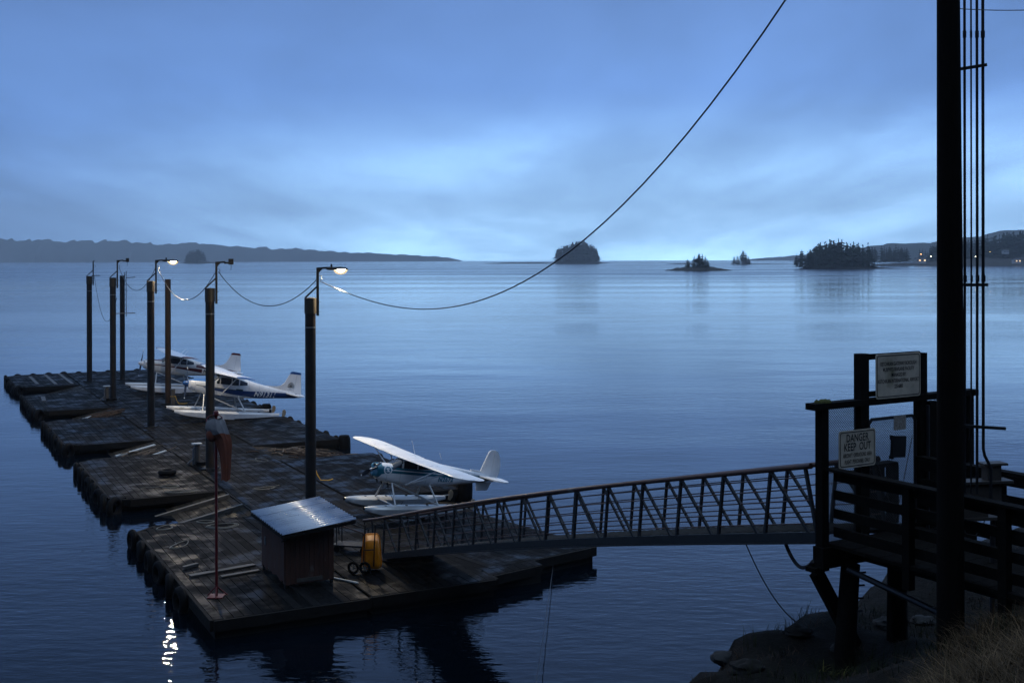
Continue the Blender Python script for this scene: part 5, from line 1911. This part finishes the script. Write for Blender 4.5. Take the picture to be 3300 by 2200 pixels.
wk = thing('approach_walkway', 'dark timber walkway with board railings leading to the gate', 'walkway', tuple(PL), PHI)
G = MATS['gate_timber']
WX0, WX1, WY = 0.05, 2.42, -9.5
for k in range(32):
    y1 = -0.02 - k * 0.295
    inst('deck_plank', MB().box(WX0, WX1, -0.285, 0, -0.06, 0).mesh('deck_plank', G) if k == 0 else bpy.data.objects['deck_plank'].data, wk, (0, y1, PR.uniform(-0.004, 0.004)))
for x in (0.95, 1.6, 2.3):
    MB().box(x - 0.1, x + 0.1, WY, -0.05, -0.40, -0.062).build('stringer', G, wk)
MB().box(-0.12, 3.9, -0.14, 0.10, -0.42, -0.064).build('end_beam', G, wk)
MB().box(-0.2, 0.15, -0.02, 0.2, -0.5, -0.421).build('beam_end', G, wk)
for x in (0.1, 2.4):
    sg = -1 if x < 1 else 1
    for k, y in enumerate((-0.02, -1.75, -3.5, -5.25, -7.0, -8.8)):
        if x > 1 and k == 0:
            continue
        if x < 1 and k == 0:
            continue
        MB().box(x - 0.07, x + 0.07, y - 0.07, y + 0.07, -0.4 if k else -0.05, 1.22).build('rail_post', G, wk)
    for j, (z0, z1) in enumerate(((0.10, 0.27), (0.42, 0.58), (0.74, 0.90), (1.06, 1.24))):
        xx = x - sg * 0.09
        MB().box(xx - 0.022, xx + 0.022, WY, -0.1, z0, z1).build('rail_board', G, wk)
    MB().box(x - 0.1, x + 0.1, WY, -0.05, 1.243, 1.285).build('cap_rail', G, wk)
# timber bents under the walkway
for k, (x, y, zb, lean) in enumerate(((0.58, -0.1, -3.2, -0.28), (1.75, -0.1, -3.0, 0.0), (0.8, -4.4, -2.0, 0.0), (2.2, -4.4, -2.0, 0.0))):
    MB().tube([(x + lean, y, zb), (x, y, -0.42)], [0.2, 0.165], 12).build('support_pile', G, wk, True)
MB().beam((0.05, 0.2, -0.55), (1.5, 0.2, -2.75), 0.12, 0.24).build('cross_brace', G, wk)
MB().beam((1.85, -0.1, -0.95), (2.25, -0.1, -0.45), 0.16, 0.2).build('knee_brace', G, wk)
for k in range(4):
    MB().tube([(0.78 - 0.03 * k, -0.1, -0.6 - 0.22 * k), (0.95 - 0.03 * k, -0.1, -0.62 - 0.22 * k)], 0.018, 5).build('spike', MATS['dark_steel'], wk)
MB().tube([(0.35, -0.25, -0.45), (0.75, -2.5, -0.95), (1.0, -4.5, -1.45)], 0.055, 8).build('water_pipe', MATS['conduit'], wk, True)

gt = thing('security_gate', 'timber framed gate and fence panels with chain link, at the head of the gangway', 'gate', tuple(PL), PHI)
for (x, z0, z1, wd) in ((0.0, -0.42, 2.29, 0.16), (0.97, -0.06, 3.2, 0.21), (2.50, -0.06, 3.15, 0.19), (2.78, -0.06, 2.25, 0.22), (3.82, -0.42, 2.29, 0.16)):
    MB().box(x - wd / 2, x + wd / 2, -0.08, 0.08, z0, z1).build('gate_post', G, gt)
MB().box(-0.28, 4.0, -0.11, 0.11, 2.29, 2.40).build('top_beam', G, gt)
MB().box(0.97, 2.5, 0.0, 0.06, 3.08, 3.18).build('sign_rail', G, gt)
MB().box(1.08, 2.4, -0.03, 0.05, 2.43, 2.52).build('sign_rail', G, gt)
ms_ = MB()
for k in range(20):
    ms_.lathe([(0.001, 0.05), (0.04, 0.02), (0.05, -0.01)], 6, (0.02 + PR.gauss(0, 0.06), PR.gauss(0, 0.05), 2.41))
ms_.build('moss_tuft', MATS['moss'], gt)
# gate leaf
lf = MB()
x0, x1, z0, z1 = 1.14, 2.36, 0.08, 2.02
lf.tube([(x0, 0, z0), (x0, 0, z1 - 0.08), (x0 + 0.08, 0, z1), (x1 - 0.08, 0, z1), (x1, 0, z1 - 0.08), (x1, 0, z0), (x0, 0, z0)], 0.03, 8)
leaf = lf.build('gate_leaf', MATS['dark_steel'], gt, True)
for z in (0.35, 1.75):
    MB().box(x0 - 0.09, x0 + 0.03, -0.04, 0.04, z, z + 0.12).build('hinge', MATS['dark_steel'], leaf)
MB().tube([(x0 + 0.05, 0.02, 1.75), (x1 - 0.5, 0.02, 0.12)], 0.008, 5).build('tension_cable', MATS['cable'], leaf)
MB().tube([(x1 - 0.05, 0.02, 1.65), (x1 - 0.5, 0.02, 0.15)], 0.008, 5).build('tension_cable', MATS['cable'], leaf)


def chainlink(xa, xb, za, zb, yy, parent, step=0.048):
    m_ = MB()
    wd, hh = xb - xa, zb - za
    r = 0.006
    k = -hh
    while k < wd:
        for flip in (0, 1):
            a0 = max(0, k)
            a1 = min(wd, k + hh)
            if a1 - a0 > 0.01:
                s0, s1 = a0 - k, a1 - k
                if flip:
                    p0, p1 = (xa + a0, yy, zb - s0), (xa + a1, yy, zb - s1)
                else:
                    p0, p1 = (xa + a0, yy + 0.004, za + s0), (xa + a1, yy + 0.004, za + s1)
                m_.tube([p0, p1], r, 3, False)
        k += step
    return m_.build('chain_link', MATS['galvanised_dull'], parent)


chainlink(x0, x1, z0, z1, 0.0, gt)
chainlink(0.09, 0.86, -0.35, 2.27, 0.03, gt)
chainlink(2.9, 3.73, -0.05, 2.27, 0.03, gt)
MB().tube([(2.55, -0.12, -0.05), (2.56, -0.12, 2.2)], 0.035, 8).build('drop_rod', MATS['conduit'], gt)
cn = MB()
for k in range(22):
    s = k / 21
    cx_, cz_ = x0 + 0.12 + 0.75 * s, 0.75 - 0.55 * 4 * s * (1 - s) * 0.6
    cn.lathe([(0.018, -0.005), (0.026, 0.0), (0.018, 0.005)], 6, (cx_, 0.3, cz_), 'y')
cn.build('chain', MATS['dark_steel'], gt)


def sign(name, label, x0, x1, z0, z1, lines, yoff, tilt=0.0):
    cx_, cz_ = (x0 + x1) / 2, (z0 + z1) / 2
    p_ = pl_(cx_, yoff, cz_)
    t_ = thing(name, label, 'sign', tuple(p_), PHI)
    t_.rotation_euler = (0, R(tilt), PHI)
    wv, hv = (x1 - x0) / 2, (z1 - z0) / 2

    def rr(w_, h_, r, y):
        pts_ = []
        for (sx, sz, a0) in ((1, 1, 0), (-1, 1, 90), (-1, -1, 180), (1, -1, 270)):
            for k in range(5):
                a = R(a0 + 22.5 * k)
                pts_.append((sx * (w_ - r) + r * math.cos(a), sz * (h_ - r) + r * math.sin(a)))
        return pts_
    MB().prism(rr(wv, hv, 0.05, 0), -0.012, 0.0, 'y').build('panel', MATS['sign_face'], t_)
    o_, i_ = rr(wv - 0.025, hv - 0.025, 0.045, 0), rr(wv - 0.04, hv - 0.04, 0.035, 0)
    bd = MB()
    n_ = len(o_)
    bd.add([(a, -0.0145, b2) for a, b2 in o_] + [(a, -0.0145, b2) for a, b2 in i_], [(i, (i + 1) % n_, n_ + (i + 1) % n_, n_ + i) for i in range(n_)])
    bd.build('border', MATS['sign_black'], t_)
    for (body, xx, zz_, size, sx) in lines:
        vv, ff = text_geo(body, size, sx, 1.0, 0.012 * size)
        MB().add([(xx + a, -0.015, zz_ + b2) for a, b2 in vv], ff).build('lettering', MATS['sign_black'], t_)
    return t_


sign('facility_sign', 'weathered upright sign naming the seaplane facility, above the gate', 1.20, 2.36, 2.39, 3.18,
     [('KETCHIKAN GATEWAY BOROUGH', 0, 0.215, 0.095, 0.62), ("MURPHY'S SEAPLANE FACILITY", 0, 0.115, 0.095, 0.62), ('MANAGED BY', 0, 0.015, 0.095, 0.62), ('KETCHIKAN INTERNATIONAL AIRPORT', 0, -0.09, 0.095, 0.62), ('225-6800', 0, -0.19, 0.095, 0.62)], -0.11)
sign('danger_sign', 'square white DANGER KEEP OUT sign on the left fence panel', 0.26, 1.16, 1.25, 1.90,
     [('DANGER', 0.0, 0.185, 0.19, 0.72), ('KEEP  OUT', 0.0, 0.03, 0.19, 0.72), ('AIRCRAFT  OPERATIONS  AREA', 0, -0.11, 0.10, 0.50), ('FLIGHT  PERSONNEL  ONLY', 0, -0.22, 0.10, 0.50)], -0.13)
p_ = pl_(1.9, -0.045, 1.92)
o = MB().box(-0.155, 0.155, -0.004, 0.004, -0.125, 0.125).build('notice', MATS['poster'])
o.location = p_
o.rotation_euler = (0, 0, PHI)
tag(o, 'small faded paper notice wired to the gate', 'notice')
p_ = pl_(1.84, -0.06, 1.5)
o = MB().box(-0.17, 0.17, -0.03, 0.03, -0.19, 0.19).box(-0.19, -0.15, -0.04, 0.04, 0.12, 0.2).box(-0.19, -0.15, -0.04, 0.04, -0.22, -0.16).build('lock_box', MATS['dark_steel'])
o.location = p_
o.rotation_euler = (0, R(4), PHI)
tag(o, 'dark metal lock plate in the middle of the gate', 'lock')
# small landing rail beyond the gate
p_ = pl_(2.2, 0.75, 0)
t = thing('landing_post', 'dark stub post with chain behind the gate', 'post', tuple(p_), PHI)
MB().box(-0.1, 0.1, -0.1, 0.1, -0.1, 0.98).build('post', G, t)
MB().box(-0.16, 0.45, -0.12, 0.12, 0.98, 1.05).build('cap', G, t)
MB().box(0.35, 0.48, -0.1, 0.1, -0.1, 0.98).build('post', G, t)
for z in (0.3, 0.65):
    MB().box(0.1, 0.35, -0.03, 0.03, z, z + 0.12).build('rail', G, t)

# ------------------------------------------------------------------ utility pole with conduits
pp = at(3060, 2000, 17.5)
gzp = ground(pp.x, 17.5)
t = thing('utility_pole', 'tall dark wooden utility pole standing beside the walkway', 'pole', (pp.x, 17.5, gzp))
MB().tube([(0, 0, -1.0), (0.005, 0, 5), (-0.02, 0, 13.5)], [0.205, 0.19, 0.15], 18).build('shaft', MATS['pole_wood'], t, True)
conds = [(3111, 0.021, None), (3132, 0.014, None), (3151, 0.022, None), (3170, 0.024, True)]
zb = 1.2
for (xp, r, bend) in conds:
    dx = (xp - 3060) / FPX * 17.5
    if bend:
        zbend = at(3170, 1465, 17.5).z - gzp
        zlow = at(3196, 1520, 17.5).z - gzp
        x2 = (3196 - 3060) / FPX * 17.5
        MB().tube([(x2, 0.05, zlow - 0.6), (x2, 0.05, zlow), (x2 - 0.02, 0.05, zlow + 0.06), (dx + 0.02, 0.03, zbend - 0.05), (dx, 0.03, zbend + 0.05), (dx, 0.02, 6), (dx, 0, 13.2)], r, 8).build('conduit', MATS['conduit'], t, True)
    else:
        MB().tube([(dx, 0.05, at(3100, 1600, 17.5).z - gzp), (dx, 0.02, 6), (dx, 0, 13.2)], r, 8).build('conduit', MATS['conduit'], t, True)
    for yy in (118, 905):
        zq = at(xp, yy, 17.5).z - gzp
        MB().tube([(dx, 0.01, zq - 0.05), (dx, 0.01, zq + 0.05)], r * 1.35, 8).build('coupling', MATS['conduit'], t)
for (yy, xe, sl) in ((228, 3178, 12), (925, 3180, 0), (1380, 3236, -8)):
    zq = at(3100, yy, 17.5).z - gzp
    xe_ = (xe - 3060) / FPX * 17.5
    MB().beam((0.1, -0.03, zq - sl * 0.002), (xe_, -0.03, zq + sl * 0.004), 0.05, 0.045).build('standoff_bracket', MATS['dark_steel'], t)
MB().tube([(0.2, 0.12, 2.0), (0.2, 0.1, 4.5), (0.17, 0.05, 8), (0.16, 0.02, 11)], 0.006, 5).build('ground_wire', MATS['cable'], t)
cable('drop_wire', (pp.x + 0.1, 17.5, at(3100, 35, 17.5).z), at(3420, 36, 17.2), 0.03, 0.007, 'thin wire leaving the utility pole at the top right', 8)

# switch gear on the far rail of the walkway
p_ = at(3120, 1600, 18.6)
t = thing('switch_box', 'dark steel switch boxes mounted beside the utility pole', 'electrical box', (p_.x, p_.y, p_.z), PHI * 0.3)
MB().box(-0.18, 0.28, -0.1, 0.12, -0.35, 0.18).build('box', MATS['box_steel'], t)
MB().box(0.28, 0.52, -0.08, 0.1, -0.12, 0.46).build('box', MATS['box_steel'], t)
MB().box(0.2, 0.62, -0.11, 0.13, 0.462, 0.50).build('lid', MATS['box_steel'], t)
MB().box(-0.2, 0.70, -0.14, 0.15, 0.182, 0.225).build('lid', MATS['box_steel'], t)
MB().box(-0.22, 0.55, -0.13, 0.14, -0.40, -0.352).build('shelf', MATS['box_steel'], t)
MB().tube([(0.42, 0.0, -0.4), (0.41, 0.0, -1.4), (0.40, 0.0, -2.6)], 0.045, 8).build('riser_pipe', MATS['conduit'], t, True)
MB().tube([(-0.15, 0, -0.4), (-0.05, 0, -0.62), (0.12, 0, -0.66), (0.25, 0, -0.5), (0.28, 0, -0.4)], 0.008, 5).build('loop_wire', MATS['cable'], t)

# ------------------------------------------------------------------ boulders, grass
def boulder(x, y, sx, sy, sz, seed, label, mt='pale_rock', sink=0.3):
    z = ground(x, y)
    m_ = MB()
    rows = []
    for i in range(17):
        th = math.pi * i / 16
        row = []
        for k in range(26):
            a = 2 * math.pi * k / 26
            d = Vector((math.sin(th) * math.cos(a), math.sin(th) * math.sin(a), math.cos(th)))
            r = 1 + 0.26 * mnoise.fractal(d * 1.8 + Vector((seed, 0, 0)), 1.0, 2.0, 5)
            row.append((d.x * sx * r, d.y * sy * r, d.z * sz * r))
        rows.append(row)
    o_ = m_.grid(rows, True).build('boulder', MATS[mt], smooth=True)
    o_.location = (x, y, z + sz * (0.5 - sink))
    tag(o_, label, 'rock')


def on_ground(xp, yp):
    lo, hi = 6.0, 32.0
    best = None
    for i in range(200):
        D_ = lo + (hi - lo) * i / 199
        q = at(xp, yp, D_)
        if ground(q.x, q.y) >= q.z:
            return q
    return None


for k, (xp, yp, s, l, mt_) in enumerate(((2338, 2128, 0.36, 'pale rounded boulder at the left end of the bank', 'pale_rock'), (2405, 2165, 0.42, 'flat grey boulder low on the bank', 'rock'),
                                     (2860, 2030, 0.40, 'pale slanted rock between the two support piles', 'pale_rock'), (2975, 2015, 0.34, 'grey flat rock left of the utility pole', 'pale_rock'),
                                     (2715, 2100, 0.30, 'small grey rock at the foot of the left support pile', 'pale_rock'), (2570, 2045, 0.34, 'dark mossy rock on top of the bank', 'rock'))):
    q = on_ground(xp, yp)
    if q:
        boulder(q.x, q.y, s * 0.75, s * 0.6, s * 0.34, k * 3.1, l, mt_)

GR = random.Random(21)


def grass(name, spots, label, mt_, hmin, hmax, lean, wid):
    V, Fc = [], []
    x_, y_ = spots[0][0], spots[0][1]
    for (x, y, n) in spots:
        dirn = GR.uniform(0, 6.28)
        for k in range(n):
            bx, by = x + GR.gauss(0, 0.12), y + GR.gauss(0, 0.12)
            bz = ground(bx, by) - 0.03
            a = dirn + GR.gauss(0, 0.7)
            h = GR.uniform(hmin, hmax)
            ln = h * GR.uniform(0.4, 1.0) * lean
            wv = wid * GR.uniform(0.6, 1.3)
            b_ = len(V)
            ca, sa = math.cos(a), math.sin(a)
            nx_, ny_ = -sa * wv, ca * wv
            curl = GR.uniform(0.2, 1.0)
            for i in range(5):
                s = i / 4
                d = ln * s ** 1.6
                z = h * (s - 0.55 * curl * s * s * s)
                w2 = (1 - 0.85 * s)
                px_, py_ = bx - x_ + ca * d, by - y_ + sa * d
                V.append((px_ - nx_ * w2, py_ - ny_ * w2, bz + z))
                V.append((px_ + nx_ * w2, py_ + ny_ * w2, bz + z))
            for i in range(4):
                Fc.append((b_ + 2 * i, b_ + 2 * i + 1, b_ + 2 * i + 3, b_ + 2 * i + 2))
    m_ = MB()
    m_.v, m_.f = V, Fc
    o_ = m_.build(name, MATS[mt_])
    o_.location = (x_, y_, 0)
    tag(o_, label, 'grass', kind='stuff')


def spots(n, cond, x0, x1, y0, y1, k0, k1):
    out = []
    while len(out) < n:
        x, y = GR.uniform(x0, x1), GR.uniform(y0, y1)
        if cond(x, y):
            out.append((x, y, GR.randint(k0, k1)))
    return out


def dens(x, y):
    return mnoise.noise(Vector((x * 0.8, y * 0.8, 4.2)))


grass('dry_grass', spots(950, lambda x, y: x / y > 0.27 + 0.012 * (y - 8) + 0.05 * dens(x, y) and x / y < 0.55, 2.0, 10.5, 7.2, 18.0, 12, 22), 'tangled dry brown grass filling the bottom right corner', 'dry_grass', 0.2, 0.46, 1.1, 0.006)
grass('straw_grass', spots(300, lambda x, y: x / y > 0.30 + 0.012 * (y - 8) + 0.07 * dens(x, y) and x / y < 0.55, 2.0, 10.5, 7.2, 17.0, 4, 9), 'pale curled straw strands over the dry grass', 'straw', 0.25, 0.52, 1.5, 0.005)
grass('green_grass', spots(260, lambda x, y: 0.2 + 0.03 * dens(x, y) < x / y < 0.5, 2.0, 10.5, 9.0, 23.0, 8, 16), 'dark green weeds at the edge of the dry grass', 'green_grass', 0.15, 0.45, 0.9, 0.007)
grass('rock_turf', spots(260, lambda x, y: 17 < y < 27 and ground(x, y) > 2.3, 2.0, 13.0, 17.0, 27.5, 8, 14), 'short dark turf along the crest of the bank', 'bark_litter', 0.05, 0.16, 1.0, 0.008)
q = on_ground(2690, 2185)
if q:
    grass('yellow_fern', [(q.x + GR.gauss(0, 0.15), q.y + GR.gauss(0, 0.1), 9) for k in range(5)], 'small yellow green fern at the foot of the left support pile', 'fern', 0.1, 0.25, 1.2, 0.014)

# ------------------------------------------------------------------ haze
hz_ = MB().box(-12400, 12400, -80, FAR + 120, -6.0, 420)
ho = hz_.build('haze', None)
hm = bpy.data.materials.new('sea_haze')
hm.use_nodes = True
nt = hm.node_tree
for n_ in list(nt.nodes):
    if n_.type != 'OUTPUT_MATERIAL':
        nt.nodes.remove(n_)
pv = N(nt, 'ShaderNodeVolumePrincipled')
pv.inputs['Color'].default_value = (0.93, 0.97, 1.0, 1)
pv.inputs['Density'].default_value = 0.00012
pv.inputs['Anisotropy'].default_value = 0.25
nt.links.new(pv.outputs[0], nt.nodes['Material Output'].inputs['Volume'])
ho.data.materials.append(hm)
tag(ho, 'thin blue dusk haze over the water', kind='stuff')
